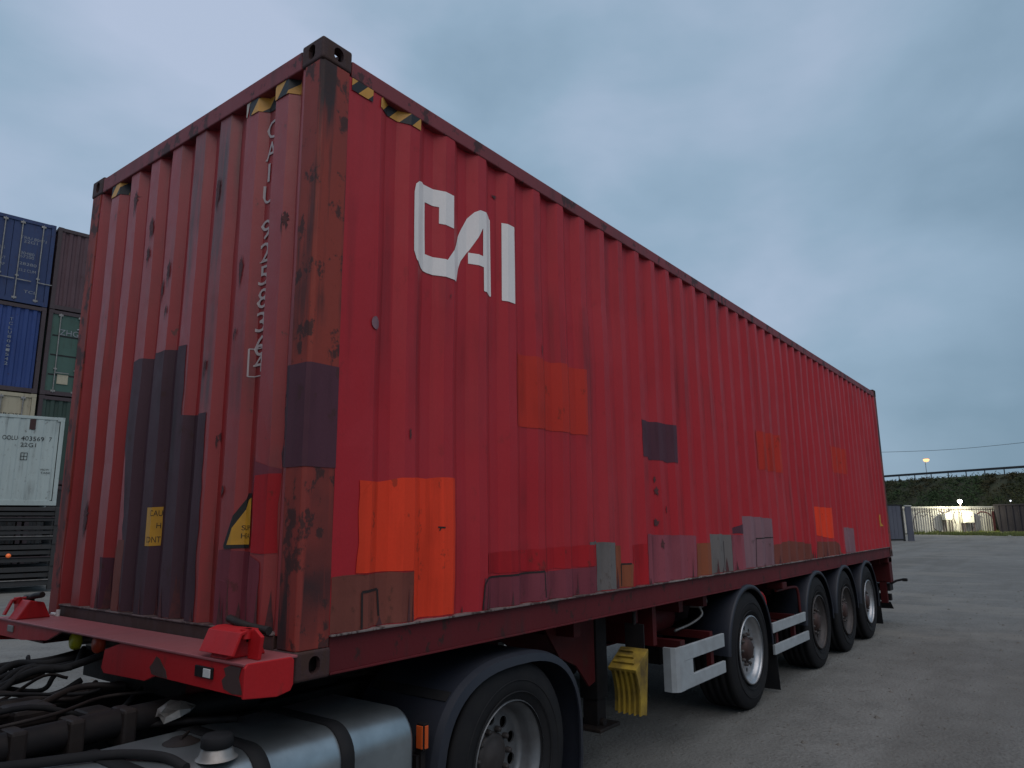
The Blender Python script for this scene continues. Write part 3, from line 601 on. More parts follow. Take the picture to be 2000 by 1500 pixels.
    for x, zt_, zb in ((5.80, -.50, -1.05), (10.86, -.42, -.97)):
        P('mud_flap', MB().add([(x+.05*(k/4)**2, Y(.01+.38*j), zt_+(zb-zt_)*k/4) for j in (0, 1) for k in range(5)]+[(x+.012+.05*(k/4)**2, Y(.01+.38*j), zt_+(zb-zt_)*k/4) for j in (0, 1) for k in range(5)],
          [(k, k+1, k+6, k+5) for k in range(4)]+[(10+k, 15+k, 16+k, 11+k) for k in range(4)]+[(k, 10+k, 11+k, k+1) for k in range(4)]+[(5+k, 6+k, 16+k, 15+k) for k in range(4)]+[(4, 14, 19, 9), (0, 5, 15, 10)]), 'rubber')
    # rear end
    tl = P('tail_lamp', MB().box(11.95, 12.2, min(Y(.05), Y(.55)), max(Y(.05), Y(.55)), -.56, -.44, .01), 'black')
    P('lens', MB().box(12.2, 12.215, min(Y(.08), Y(.52)), max(Y(.08), Y(.52)), -.545, -.455, .004), 'lensred', tl)
    P('outline_lamp', MB().tube([(12.08, Y(.08), -.46), (12.12, Y(-.02), -.40), (12.14, Y(-.12), -.375)], .018, 8).box(12.11, 12.17, min(Y(-.19), Y(-.11)), max(Y(-.19), Y(-.11)), -.405, -.355, .01), 'rubber')
    P('rear_bracket', MB().box(11.9, 12.12, min(Y(.02), Y(.3)), max(Y(.02), Y(.3)), -.42, -.01, .01).box(11.9, 11.98, min(Y(.1), Y(.2)), max(Y(.1), Y(.2)), -.75, -.4), 'tredd')
    P('rear_twist_lock', MB().tube([(12.1, Y(.09), -.10), (12.1, Y(.09), .0)], .06, 12), 'grime')
for x in (5.09, 7.42, 8.75, 10.08): P('axle', MB().tube([(x, .25, -.56), (x, 2.19, -.56)], .07, 16), 'black')
P('rear_beam', MB().box(11.82, 12.15, .02, 2.42, -.09, -.008, .006), 'tredd')
P('underrun_bar', MB().box(12.0, 12.1, .06, 2.38, -.72, -.61, .01), 'black')
P('splash_skirt', MB().prism([(12.0, -.74), (12.02, -.74), (12.22, -.86), (12.2, -.87)], 1, .08, 2.36), 'rubber')

# yellow wheel chock hung behind the landing leg
CH = thing('wheel_chock', 'yellow ribbed wheel chock hanging under the container beside the white guard', 'wheel chock', (2.85, .1, G-.68))
pr = [(2.952, -.262), (2.948, -.28), (2.892, -.69), (2.80, -.675)]
cur = [(2.80-.0+.0*k, 0) for k in range(0)]
face = [(2.755+.045*(k/8)**1.0-.0+.028*sin(pi*k/8), -.375-(.30)*k/8) for k in range(9)]
poly = [(2.952, -.262)]+[(min(p[0]+.03, 2.885), p[1]+.0) for p in face]+[(2.892, -.692)]
poly[1] = (2.755, -.375); poly.insert(2, (2.765, -.395))
o = obj('wedge_body', MB().prism(poly, 1, -.035, .185, .003), 'yellow', CH)
for k in range(5):
    y0 = -.0345+.041*k
    rb = [(p[0], p[1]-.004) for p in face]+[(min(p[0]+.035, 2.888), p[1]-.002) for p in face[::-1]]
    obj('rib', MB().prism(rb, 1, y0, y0+.012), 'yellow', CH)
tp = Vector((2.952-2.755, 0, -.262+.375)).normalized()
for k in range(3):
    q = Vector((2.755, 0, -.375))+tp*(.05+.06*k); nn_ = Vector((-tp.z, 0, tp.x))
    obj('tread_bar', MB().prism([(q.x+nn_.x*.001, q.z+nn_.z*.001), (q.x+tp.x*.018+nn_.x*.001, q.z+tp.z*.018+nn_.z*.001), (q.x+tp.x*.018+nn_.x*.014, q.z+tp.z*.018+nn_.z*.014), (q.x+nn_.x*.014, q.z+nn_.z*.014)], 1, .0+.03*k, .16), 'yellow', CH)
obj('holder', MB().box(2.955, 2.968, .0, .15, -.60, -.10).tube([(2.962, .075, -.11), (2.962, .075, -.02)], .014, 8), 'black', CH)

# ------------------------------------------------------------------ tractor unit
TC = thing('tractor_unit', 'dark truck chassis with aluminium fuel tank and black mudguard under the container front', 'truck', (0, 1.22, 0))
def Q(name, mb, mat, parent=None, loc=None): return obj(name, mb, mat, parent or TC, loc)
for yc in (.80, 1.64): Q('frame_rail', MB().box(-4.0, 2.3, yc-.04, yc+.04, -.52, -.24, .01), 'black')
for x in (-2.6, -1.5, -.6, .5, 2.1): Q('cross_member', MB().box(x-.06, x+.06, .84, 1.6, -.48, -.32), 'black')
Q('fifth_wheel', MB().lathe([(0, -.205), (.42, -.205), (.45, -.215), (.45, -.25), (0, -.25)], 32, 2, (1.32, 1.22, 0)).box(1.0, 1.64, .86, 1.58, -.40, -.25, .02), 'grime')
def rrect(y0, y1, z0, z1, rad, n=8):
    res = []
    for cx, cz, a0 in ((y1-rad, z1-rad, 0), (y0+rad, z1-rad, pi/2), (y0+rad, z0+rad, pi), (y1-rad, z0+rad, 1.5*pi)):
        res += [(cx+rad*cos(a0+pi/2*k/n), cz+rad*sin(a0+pi/2*k/n)) for k in range(n+1)]
    return res
def loft(pr, xs, ins):
    mb = MB(); n = len(pr); cy = sum(p[0] for p in pr)/n; cz = sum(p[1] for p in pr)/n; vs = []
    hy = max(p[0] for p in pr)-cy; hz = max(p[1] for p in pr)-cz
    for x, i_ in zip(xs, ins): vs += [(x, cy+(p[0]-cy)*(1-i_/hy), cz+(p[1]-cz)*(1-i_/hz)) for p in pr]
    k = len(xs)
    mb.add(vs, [(i*n+j, i*n+(j+1) % n, (i+1)*n+(j+1) % n, (i+1)*n+j) for i in range(k-1) for j in range(n)], True)
    mb.add(vs[:n], [tuple(range(n))]); mb.add(vs[-n:], [tuple(range(n))[::-1]]); return mb
pr = rrect(-.02, .64, -.86, -.215, .13)
tk = Q('fuel_tank', loft(pr, [-1.35, -1.345, -1.33, .632, .648, .654], [.02, .007, 0, 0, .006, .018]), 'alu')
for x in (.235, -.16, -.56): Q('tank_strap', loft(rrect(-.027, .647, -.868, -.208, .136), [x, x+.002, x+.066, x+.068], [.004, 0, 0, .004]), 'rubber', tk)
cap = Q('filler_cap', MB().lathe([(0, -.135), (.048, -.135), (.056, -.142), (.058, -.175), (.05, -.18)], 24, 2, (-.27, .075, 0)), 'rubber', tk)
Q('filler_neck', MB().lathe([(.05, -.178), (.056, -.185), (.062, -.205), (.075, -.216)], 24, 2, (-.27, .075, 0)), 'steel', tk)
Q('sender_cover', MB().lathe([(0, -.195), (.04, -.197), (.05, -.204), (.07, -.214)], 20, 2, (-.25, .36, 0)).tube([(-.27, .33, -.192), (-.2, .4, -.192)], .006, 6), 'grime', tk)
Q('tank_bracket', MB().box(.2, .3, .64, .77, -.84, -.3).box(-.6, -.5, .64, .77, -.84, -.3), 'black', tk)
# drive axle, wheels, three-piece mudguards
for s, yy in ((1, 0.0), (-1, 2.44)):
    def Y(a): return yy+s*a
    wheel(TC, 1.435, Y(.145), -.63, TY_D, rimD, hubD, nutD, 'rimgrey', 'rimdark', s < 0)
    wi = wheel(TC, 1.435, Y(.49), -.63, TY_D, rimD, hubD, nutD, 'rimdark', 'rimdark', s < 0, nuts=False)
    prof = []
    for k in range(37):
        a = pi*1.08-(pi*1.22)*k/36; ex = 2.6
        prof.append((1.45+.655*(abs(cos(a))**(2/ex))*(1 if cos(a) > 0 else -1), -.64+.555*(abs(sin(a))**(2/ex))*(1 if sin(a) > 0 else -1)))
    def off(pp, dd):
        res = []
        for i, p in enumerate(pp):
            a, b_ = Vector(pp[max(0, i-1)]), Vector(pp[min(len(pp)-1, i+1)]); tt = (b_-a).normalized(); res.append((p[0]+tt.y*-dd*-1*-1, p[1]+tt.x*dd))
        return res
    def strip(pa, ya, pb, yb_, mbx): 
        n = len(pa); mbx.add([(p[0], ya, p[1]) for p in pa]+[(p[0], yb_, p[1]) for p in pb], [(i, i+1, n+i+1, n+i) for i in range(n-1)], True)
    mb = MB(); inn = off(prof, -.055); rim_ = off(prof, -.012)
    strip(prof, Y(.60), prof, Y(.02), mb); strip(prof, Y(.02), rim_, Y(-.018), mb); strip(rim_, Y(-.018), inn, Y(-.03), mb); strip(inn, Y(-.03), inn, Y(-.018), mb)
    strip(inn, Y(-.018), rim_, Y(.01), mb); strip(rim_, Y(.01), rim_, Y(.60), mb)
    mg = Q('mudguard', mb, 'fender')
    for k in (9, 26): 
        a, b_ = off(prof, .006)[k], off(prof, .006)[k+1]
        Q('mudguard_joint', MB().prism([prof[k], prof[k+1], b_, a], 1, min(Y(.03), Y(.58)), max(Y(.03), Y(.58))), 'rubber', mg)
    Q('mudguard_stay', MB().tube([(.98, Y(.15), -.26), (.98, Y(.78), -.34)], .02, 8), 'black', mg); Q('mudguard_stay', MB().tube([(1.95, Y(.15), -.42), (1.95, Y(.78), -.44)], .02, 8), 'black', mg)
    am = Q('side_marker', MB().box(.735, .765, min(Y(.0), Y(.045)), max(Y(.0), Y(.045)), -.42, -.30, .004), 'black')
    Q('lens', MB().box(.728, .734, min(Y(.003), Y(.042)), max(Y(.003), Y(.042)), -.41, -.31, .002).box(.74, .762, min(Y(-.006), Y(-.001)), max(Y(-.006), Y(-.001)), -.41, -.31, .002), 'amber', am)
    Q('bracket', MB().box(.72, .78, min(Y(.03), Y(.75)), max(Y(.03), Y(.75)), -.50, -.44).box(.74, .77, min(Y(.02), Y(.06)), max(Y(.02), Y(.06)), -.50, -.36), 'black')
Q('axle', MB().tube([(1.435, .3, -.63), (1.435, 2.14, -.63)], .11, 16).lathe([(0, -.25), (.2, -.2), (.24, 0), (.2, .2), (0, .25)], 24, 1, (1.435, 1.22, -.63)), 'grime')
# deck between the cab and the container: walkway, pipes, air lines
Q('walkway', MB().box(-1.3, -.45, .86, 1.60, -.235, -.215, .004), 'black')
for k in range(7): Q('walkway_rib', MB().box(-1.27, -.48, .90+.1*k, .915+.1*k, -.215, -.205), 'grime')
Q('support_tube', MB().tube([(-1.6, .70, -.185), (-.1, .70, -.17), (.3, .72, -.2)], .055, 16), 'black')
Q('support_tube', MB().tube([(-1.4, 1.33, -.16), (.2, 1.30, -.15)], .025, 10), 'grime')
Q('air_pipe', MB().tube(smooth_path([(-1.2, .84, -.17), (-.6, .80, -.18), (-.2, .66, -.20), (.05, .45, -.2)]), .016, 8), 'black')
Q('air_pipe', MB().tube(smooth_path([(-1.3, .62, -.15), (-.85, .52, -.19), (-.55, .38, -.195), (-.42, .2, -.197), (-.40, .05, -.215)]), .018, 8), 'rubber')
Q('valve_box', MB().box(-.62, -.45, 1.0, 1.2, -.2, -.12, .02).box(-.4, -.28, .86, 1.0, -.24, -.15, .015), 'grime')
bagm = MB().lathe([(0, .09), (.03, .07), (.045, .02), (.03, -.03), (0, -.05)], 9, 0, (-.16, .62, -.155), smooth=False); rj = random.Random(8); bagm.v = [(x+rj.uniform(-.018, .018), y+rj.uniform(-.018, .018), z+rj.uniform(-.014, .014)) for x, y, z in bagm.v]
Q('rag', bagm, 'steel')
rh = random.Random(5)
for i in range(6):
    y0 = 1.40+.07*i; zs = -.02+.01*i
    pts = [(-.06 if i > 1 else -.13, (1.58, 1.32)[i] if i < 2 else y0, .01 if i < 2 else -.03)]
    pts += [(-.22-.05*rh.random(), y0+.04*rh.uniform(-1, 1), -.05), (-.36-.06*rh.random(), y0+.1*rh.uniform(-1, 1)+.05, -.07+.04*rh.random()), (-.55, y0+.18*rh.uniform(-.5, 1), -.12+.08*rh.random()), (-.8, 1.45+.2*rh.uniform(-1, 1), -.05+.1*rh.random()), (-1.05, 1.25+.3*rh.uniform(-1, 1), .15), (-1.25, 1.2+.06*i, .35)]
    Q('air_hose', MB().tube(smooth_path(pts, 7), .014+.004*(i % 2), 8), 'rubber')
for i in range(9):
    y0 = .9+.11*i; pts = [(-.08-.02*i, y0, -.12), (-.3, y0+rh.uniform(-.1, .1), -.2+.1*rh.random()), (-.6, y0+rh.uniform(-.15, .15), -.17+.08*rh.random()), (-1.0, y0+rh.uniform(-.2, .2), -.19+.12*rh.random()), (-1.36, 1.0+.09*i, .0)]
    Q('cable', MB().tube(smooth_path(pts, 6), .008+.004*(i % 3), 6), 'rubber' if i % 2 else 'grime')
for i in range(5): Q('pipe_clamp', MB().box(-.35-.2*i, -.29-.2*i, .635, .765, -.265, -.118, .012), 'grime')
co = []
for k in range(150):
    a = 2*pi*k/12; q = k/149; co.append((-.30-.75*q, 1.75+.15*sin(q*3)+.045*cos(a), -.06-.10*sin(pi*q)+.3*max(0, q-.6)+.045*sin(a)))
Q('coiled_hose', MB().tube(co, .009, 6), 'rubber')
Q('hose_plug', MB().box(-.55, -.38, 1.78, 1.90, -.14, -.08, .02).box(-.66, -.56, 1.85, 1.93, -.19, -.10, .015), 'rubber')
Q('hose_post', MB().tube([(-.52, 2.0, -.3), (-.52, 2.0, .10), (-.56, 1.98, .14)], .022, 8), 'black')
Q('rear_step', MB().box(-1.25, -.75, 1.70, 2.40, -.62, -.35, .03), 'grime')
# unseen cab on the left, placed and sized to shade the container front
cb = Q('cab', loft([(p[0], p[1]) for p in rrect(-.02, 2.46, -.62, 2.5, .16)], [-3.75, -3.70, -3.55, -1.50, -1.42, -1.38], [.2, .08, 0, 0, .05, .14]), 'cabw')
Q('cab_window', MB().box(-3.2, -2.5, -.03, -.018, .75, 1.55, .005), 'glass', cb); Q('cab_window', MB().box(-3.2, -2.5, 2.458, 2.47, .75, 1.55, .005), 'glass', cb); Q('windscreen', MB().box(-3.765, -3.755, .3, 2.14, .75, 1.7, .004), 'glass', cb)
for yy in (.15, 2.29): wheel(TC, -2.65, yy, -.57, TY_D, rimD, hubD, nutD, 'rimgrey', 'rimdark', yy > 1, nuts=False)

# ------------------------------------------------------------------ stacked containers on the left
EA = R(-14); ex_ = Vector((cos(EA), sin(EA), 0)); ey_ = Vector((-sin(EA), cos(EA), 0))
def bpaint(n, c_, s): return paint('box_'+n, c_, streak=.45, rust=.5, seed=s, rough=.6)
MT['navy'] = bpaint('navy', (.022, .042, .12), 41); MT['dmar'] = bpaint('maroon', (.085, .045, .055), 42); MT['blue'] = bpaint('blue', (.018, .045, .17), 43)
MT['green'] = bpaint('green', (.045, .095, .078), 44); MT['beige'] = bpaint('beige', (.36, .32, .23), 45); MT['dgreen'] = bpaint('dgreen', (.03, .055, .045), 46); MT['white'] = bpaint('white', (.36, .42, .41), 47)
MT['bfr'] = bpaint('frame', (.05, .035, .04), 48); MT['bletter'] = plain('bg_lettering', (.26, .28, .31), .6, var=.6, scale=20); MT['bdark'] = plain('bg_black', (.012, .013, .014), .7)
MT['flat'] = paint('flat_rack', (.03, .031, .033), (.05, .05, .05), streak=.5, rust=.5, seed=49, rough=.7); MT['sign'] = plain('beige_plate', (.42, .38, .28), .6)
def flat_text(s, x0, x1, z0, z1, y, parent, mat='bletter', name='lettering'):
    mb = MB()
    for t_ in text_fit(s, x0, x1, z0, z1): mb.add([(p[0], y, p[1]) for p in t_], [(0, 1, 2)])
    return sub(name, mb, mat, parent)
def sub(name, mb, mat, parent):
    o = bpy.data.objects.new(name, mb.mesh(name)); COL.objects.link(o); o.parent = parent; o.data.materials.append(MT[mat] if isinstance(mat, str) else mat); return o
SA = R(-6); sx_ = Vector((cos(SA), sin(SA), 0))
def bgbox(name, label, mat, org, ln, wd, ht, end='panel', side='x', frame='bfr'):
    """end face in the local xz plane at y=0 (width wd along x), length ln along +y"""
    t_ = thing(name, label, 'container', org, 'containers in the stack on the left', SA)
    for x in (0, wd-.12):
        sub('corner_post', MB().box(x, x+.12, 0, .12, .1, ht-.1), frame, t_); sub('corner_post', MB().box(x, x+.12, ln-.12, ln, .1, ht-.1), frame, t_)
    for x in (0, wd-.16):
        for y in (0, ln-.16):
            for z in (0, ht-.115): sub('corner_casting', MB().box(x-.003, x+.163, y-.003, y+.163, z, z+.115, .008), frame, t_)
    sub('end_rail', MB().box(.12, wd-.12, .005, .1, ht-.13, ht-.01), frame, t_); sub('end_rail', MB().box(.12, wd-.12, .005, .1, .02, .16), frame, t_)
    us = []; x = .12; k = 0; pf = []
    if end == 'panel':
        while x < wd-.12: pf += [(x, .03), (min(x+.10, wd-.12), .03), (min(x+.135, wd-.12), .07), (min(x+.21, wd-.12), .07)]; x += .245
        n = len(pf); sub('end_panel', MB().add([(a, b_, z) for z in (.15, ht-.12) for a, b_ in pf], [(i, i+1, n+i+1, n+i) for i in range(n-1)]), mat, t_)
    else:
        for dx0, dx1 in ((.125, wd/2-.006), (wd/2+.006, wd-.125)):
            dr = sub('door', MB().box(dx0, dx1, .035, .09, .16, ht-.13, .006), mat, t_)
            if end == 'ribbed':
                for z in (.7, 1.38, 2.06): sub('door_groove', MB().box(dx0+.05, dx1-.05, .028, .036, z, z+.05), 'bdark', dr)
            for q in (.22, .78):
                xx = dx0+(dx1-dx0)*q
                sub('locking_bar', MB().tube([(xx, .0, .10), (xx, .0, ht-.10)], .02, 8).box(xx-.07, xx+.07, -.012, .03, .12, .19, .01).box(xx-.07, xx+.07, -.012, .03, ht-.20, ht-.13, .01).box(xx-.05, xx+.05, -.01, .03, .9, .95), 'steel', dr)
                sub('bar_handle', MB().box(xx-.02, xx+.42, -.03, -.012, .78, .81), 'steel', dr)
    # sides, roof, far end
    for xs_ in (.03, wd-.03):
        pf = []; y = .12
        while y < ln-.12: pf += [(y, 0), (min(y+.07, ln-.12), 0), (min(y+.14, ln-.12), 1), (min(y+.21, ln-.12), 1)]; y += .278
        n = len(pf); s_ = 1 if xs_ < 1 else -1
        sub('side_panel', MB().add([(xs_+s_*.034*b_, a, z) for z in (.15, ht-.1) for a, b_ in pf], [(i, i+1, n+i+1, n+i) for i in range(n-1)]), mat, t_)
        sub('side_rail', MB().box(xs_-.03, xs_+.03, .16, ln-.16, ht-.1, ht-.02), frame, t_); sub('side_rail', MB().box(xs_-.03, xs_+.03, .16, ln-.16, .02, .16), frame, t_)
    sub('roof_panel', MB().box(.06, wd-.06, .1, ln-.1, ht-.06, ht-.04), frame, t_); sub('end_wall', MB().box(.12, wd-.12, ln-.09, ln-.05, .1, ht-.1), mat, t_); sub('floor', MB().box(.06, wd-.06, .1, ln-.1, .03, .12), frame, t_)
    return t_
F0 = Vector((5.93, 24.5, 0)); HT = 2.9; PZ = 2.985; Z0 = .12
def slot(col, row): return F0+sx_*(-1.12+col*2.52)+Vector((0, 0, Z0+row*PZ))
bgbox('stacked_container', 'black container at the bottom of the stack under the cream one', 'flat', slot(0, 0), 6.06, 2.44, PZ-.02)
bgbox('stacked_container', 'black container at the bottom of the stack under the dark green one', 'flat', slot(1, 0), 6.06, 2.44, PZ-.02)
cbg = bgbox('stacked_container', 'cream container with ribbed doors just above the white container', 'beige', slot(0, 1), 6.06, 2.44, PZ-.02, 'ribbed', frame='beige')
bgbox('stacked_container', 'dark green container below the green one in the stack', 'dgreen', slot(1, 1), 6.06, 2.44, PZ-.02)
bl = bgbox('stacked_container', 'plain blue container with vertical white number under the navy one', 'blue', slot(0, 2), 6.06, 2.44, PZ-.02, frame='bfr')
gr = bgbox('stacked_container', 'green container with white lettering on its doors in the stack', 'green', slot(1, 2), 6.06, 2.44, PZ-.02, 'ribbed')
nv = bgbox('stacked_container', 'navy container with pale locking bars on top of the stack', 'navy', slot(0, 3), 6.06, 2.44, PZ-.02, 'doors', frame='navy')
mr_ = bgbox('stacked_container', 'dull maroon container on top of the stack beside the navy one', 'dmar', slot(1, 3), 6.06, 2.44, PZ-.02)
for k, ch in enumerate('TCLU8061542'): flat_text(ch, 1.43, 1.53, 2.35-.15*k, 2.45-.15*k, .024, bl)
flat_text('ZHGSHAN', .38, 1.7, 2.12, 2.32, .014, gr); sub('emblem', MB().tube(smooth_path([(.9, .02, 2.38), (1.3, .02, 2.50), (1.75, .02, 2.42)]), .03, 6), 'bletter', gr)
sub('disc', MB().lathe([(0, .0), (.11, .0), (.11, .03)], 20, 1, (1.42, .012, 1.72)), 'bletter', gr); sub('data_plate', MB().box(.45, .78, .012, .034, .42, .74), 'sign', gr)
for s, a, b_, z in (('TRIU 80471', 1.45, 2.2, 2.25), ('22G1', 1.55, 1.95, 2.12), ('GROSS', .72, 1.05, 1.75), ('TARE', .72, 1.0, 1.62), ('30480', 1.5, 1.9, 1.70), ('67200', 1.5, 1.9, 1.58), ('NET WT', .72, 1.1, 1.40), ('28280', 1.5, 2.0, 1.33), ('CU CAP', .72, 1.1, 1.18), ('33.2 CUM', 1.5, 2.0, 1.10), ('TCL', 1.72, 2.1, .38)): flat_text(s, a, b_, z, z+.10, .030, nv)
for k, ch in enumerate('CLCN'): flat_text(ch, 1.1+.2*k+.06*(k > 1), 1.26+.2*k+.06*(k > 1), 2.55, 2.72, .024, mr_)
for s, z in (('GROSS', 2.2), ('TARE', 2.05)): flat_text(s, 1.4, 2.1, z, z+.08, .030, cbg, 'bdark')
# white container lying across in front of the stack, on folded flat racks
RW = Vector((6.45, 19.72, 0)); WL, WH, WZ = 6.058, 2.44, 2.30
WC = thing('white_container', 'white container with black number resting on dark flat racks', 'container', tuple(RW-ex_*WL+Vector((0, 0, WZ))), None, EA)
pf = []; x = .12
while x < WL-.12: pf += [(x, .012), (min(x+.12, WL-.12), .012), (min(x+.15, WL-.12), .024), (min(x+.25, WL-.12), .024)]; x += .28
n = len(pf); sub('side_panel', MB().add([(a, b_, z) for z in (.14, WH-.08) for a, b_ in pf], [(i, i+1, n+i+1, n+i) for i in range(n-1)]), 'white', WC)
sub('side_panel', MB().box(.1, WL-.1, 2.38, 2.42, .1, WH-.05), 'white', WC); sub('roof_panel', MB().box(.05, WL-.05, .05, 2.39, WH-.06, WH-.03), 'white', WC); sub('end_panel', MB().box(.03, .08, .1, 2.34, .1, WH-.05), 'white', WC); sub('end_panel', MB().box(WL-.08, WL-.03, .1, 2.34, .1, WH-.05), 'white', WC)
for z0, z1 in ((.0, .14), (WH-.08, WH)): sub('side_rail', MB().box(.16, WL-.16, .0, .08, z0, z1, .005), 'white', WC); sub('side_rail', MB().box(.16, WL-.16, 2.36, 2.438, z0, z1, .005), 'white', WC)
for x in (0, WL-.1): sub('corner_post', MB().box(x, x+.1, .0, .1, .1, WH-.1, .005), 'white', WC); sub('corner_post', MB().box(x, x+.1, 2.338, 2.438, .1, WH-.1, .005), 'white', WC)
for x in (0, WL-.17):
    for y in (0, 2.278):
        for z in (0, WH-.115): sub('corner_casting', MB().box(x-.003, x+.173, y-.003, y+.163, z-.002, z+.118, .008), 'white', WC)
sub('floor', MB().box(.05, WL-.05, .05, 2.39, .03, .1), 'flat', WC)
sub('rust_stain', MB().box(WL-.82, WL-.68, .006, .011, WH-.38, WH-.09), 'cast', WC)
for s, a, b_, z, h_ in (('OOLU', -1.40, -1.06, 1.75, .12), ('403569', -.98, -.45, 1.75, .12), ('7', -.33, -.27, 1.75, .12), ('22G1', -.98, -.62, 1.58, .11), ('MGW', -.45, -.25, .95, .05), ('TARE', -.45, -.22, .86, .05)): flat_text(s, WL+a, WL+b_, z, z+h_, .008, WC, 'bdark')
for a, b_ in (((-.95, 1.22), (-.79, 1.42)),):
    x0, z0 = a; x1, z1 = b_; mb = MB()
    for bx in ((x0, x1, z0, z0+.012), (x0, x1, z1-.012, z1), (x0, x0+.012, z0, z1), (x1-.012, x1, z0, z1), (x0, x1, (z0+z1)/2-.006, (z0+z1)/2+.006), ((x0+x1)/2-.006, (x0+x1)/2+.006, z0, z1)): mb.box(WL+bx[0], WL+bx[1], .004, .010, bx[2], bx[3])
    sub('placard', mb, 'bdark', WC)
zz = .06; FRK = [('flat_rack', 'dark folded flat rack lying on the ground at the bottom of the pile', .62), ('flat_rack', 'dark folded flat rack second from the ground with a small orange lamp', .58), ('flat_rack', 'dark folded flat rack third from the ground in the pile', .50), ('flat_rack', 'dark folded flat rack directly under the white container', .50)]
for i, (n_, lb, hh) in enumerate(FRK):
    t_ = thing(n_, lb, 'flat rack', tuple(RW-ex_*(WL+.3)+ey_*(-.02*i)+Vector((0, 0, zz))), 'flat racks under the white container', EA)
    sub('deck', MB().box(0, WL+.5, .05, 2.4, hh*.55, hh*.72), 'flat', t_)
    sub('side_beam', MB().box(0, WL+.5, .0, .06, .12, hh*.42, .01), 'flat', t_); sub('side_beam', MB().box(0, WL+.5, 2.39, 2.45, .12, hh*.42, .01), 'flat', t_); sub('folded_wall', MB().box(.1, WL+.4, .02, 2.42, hh*.78, hh-.01, .01), 'flat', t_)
    for x in (0, WL+.3):
        for y in (0, 2.25): sub('corner_block', MB().box(x, x+.2, y-.01, y+.21, 0, hh-.004, .01), 'flat', t_)
    sub('flange', MB().box(.2, WL+.3, -.03, .0, hh*.42, hh*.46), 'bfr' if i % 2 else 'steel', t_)
    if i == 1: sub('orange_lamp', MB().lathe([(0, -.05), (.05, -.045), (.06, 0)], 14, 1, (WL-.95+.3, -.0, .3)), emit('orange_glow', (1, .2, .05), .10), t_)
    zz += hh
# ------------------------------------------------------------------ far side of the yard
def ln2(a, b_, q): return Vector((a[0]+(b_[0]-a[0])*q, a[1]+(b_[1]-a[1])*q, 0))
FA, FB = Vector((93.7, 13.3, 0)), Vector((103.9, 4.9, 0)); fd = (FB-FA); FL = fd.length; fdir = fd.normalized(); fa = math.atan2(fdir.y, fdir.x)
MT['fsheet'] = paint('fence_sheet', (.46, .45, .43), (.36, .35, .34), streak=.6, rust=.3, seed=60, rough=.6); MT['graf'] = plain('graffiti_line', (.05, .035, .05), .6, var=.5); MT['grafr'] = plain('graffiti_red', (.14, .05, .06), .6)
MT['cabinet'] = plain('cabinet_white', (.72, .70, .62), .5, var=.15); MT['dkbox'] = bpaint('dark_bin', (.014, .011, .016), 61); MT['gate'] = paint('gate_sheet', (.085, .09, .12), (.12, .125, .15), streak=.6, rust=.4, seed=62, rough=.6)
FN = thing('sheet_metal_fence', 'white corrugated metal fence with graffiti under the flood lamp', 'fence', tuple(FA), None, fa)
# local: x along the fence, camera side = -y
ns = 13; sw = FL/ns; pf = []
for k in range(3): q = sw/3*k; pf += [(q, 0), (q+sw*.12, 0), (q+sw*.15, .10), (q+sw*.30, .10)]
pf.append((sw-.012, 0)); n = len(pf)
sm = MB().add([(a, b_, z) for z in (.12, 3.12) for a, b_ in pf], [(i, i+1, n+i+1, n+i) for i in range(n-1)]).mesh('fence_sheet'); sm.materials.append(MT['fsheet'])
for k in range(ns):
    o = bpy.data.objects.new('fence_sheet', sm); COL.objects.link(o); o.parent = FN; o.location = (k*sw, .012*(k % 2), .02*random.uniform(-1, 1))
for k in range(0, ns+1, 2): sub('fence_post', MB().box(k*sw-.05, k*sw+.05, .07, .17, 0, 3.15), 'bfr', FN)
sub('top_rail', MB().box(0, FL, -.035, -.004, 3.02, 3.20), 'fsheet', FN); sub('mid_rail', MB().box(-.4, FL, -.03, -.004, 2.80, 2.86), 'bfr', FN)
sub('fence_post', MB().prism([(.75, 0), (.95, 0), (.75, 3.0), (.60, 3.0)], 1, -.06, -.01), 'bfr', FN)
def gl(pts, wd=.05, mat='graf'): sub('graffiti', MB().tube(smooth_path([(a, -.012, z) for a, z in pts], 6), wd, 5), mat, FN).scale = (1, .15, 1)
gl([(1.7, .4), (1.6, 1.2), (1.8, 2.0), (2.4, 2.5), (3.4, 2.6), (4.3, 2.5)]); gl([(3.9, 2.3), (4.3, 1.8), (4.2, 1.1), (4.5, .5), (5.2, .25), (7.3, .22)], .05); gl([(5.2, 2.7), (6.0, 2.5), (6.9, 2.75)], .09); gl([(7.6, 2.7), (7.2, 1.9), (7.5, 1.2), (7.4, .6)], .04)
gl([(9.1, 2.7), (9.9, 2.4), (10.3, 1.7), (10.1, .9), (9.6, .4)], .05); gl([(10.7, 2.3), (11.3, 2.55), (12.2, 2.4), (12.7, 2.0)], .08, 'grafr'); gl([(2.6, 2.2), (3.1, 2.1), (3.6, 2.35)], .05)
sub('red_edge', MB().box(FL-.40, FL-.05, -.03, -.008, .15, 2.6), 'grafr', FN)
def fpt(s, off, z=0): return FA+fdir*s+Vector((fdir.y, -fdir.x, 0))*off+Vector((0, 0, z))   # off>0 toward the camera
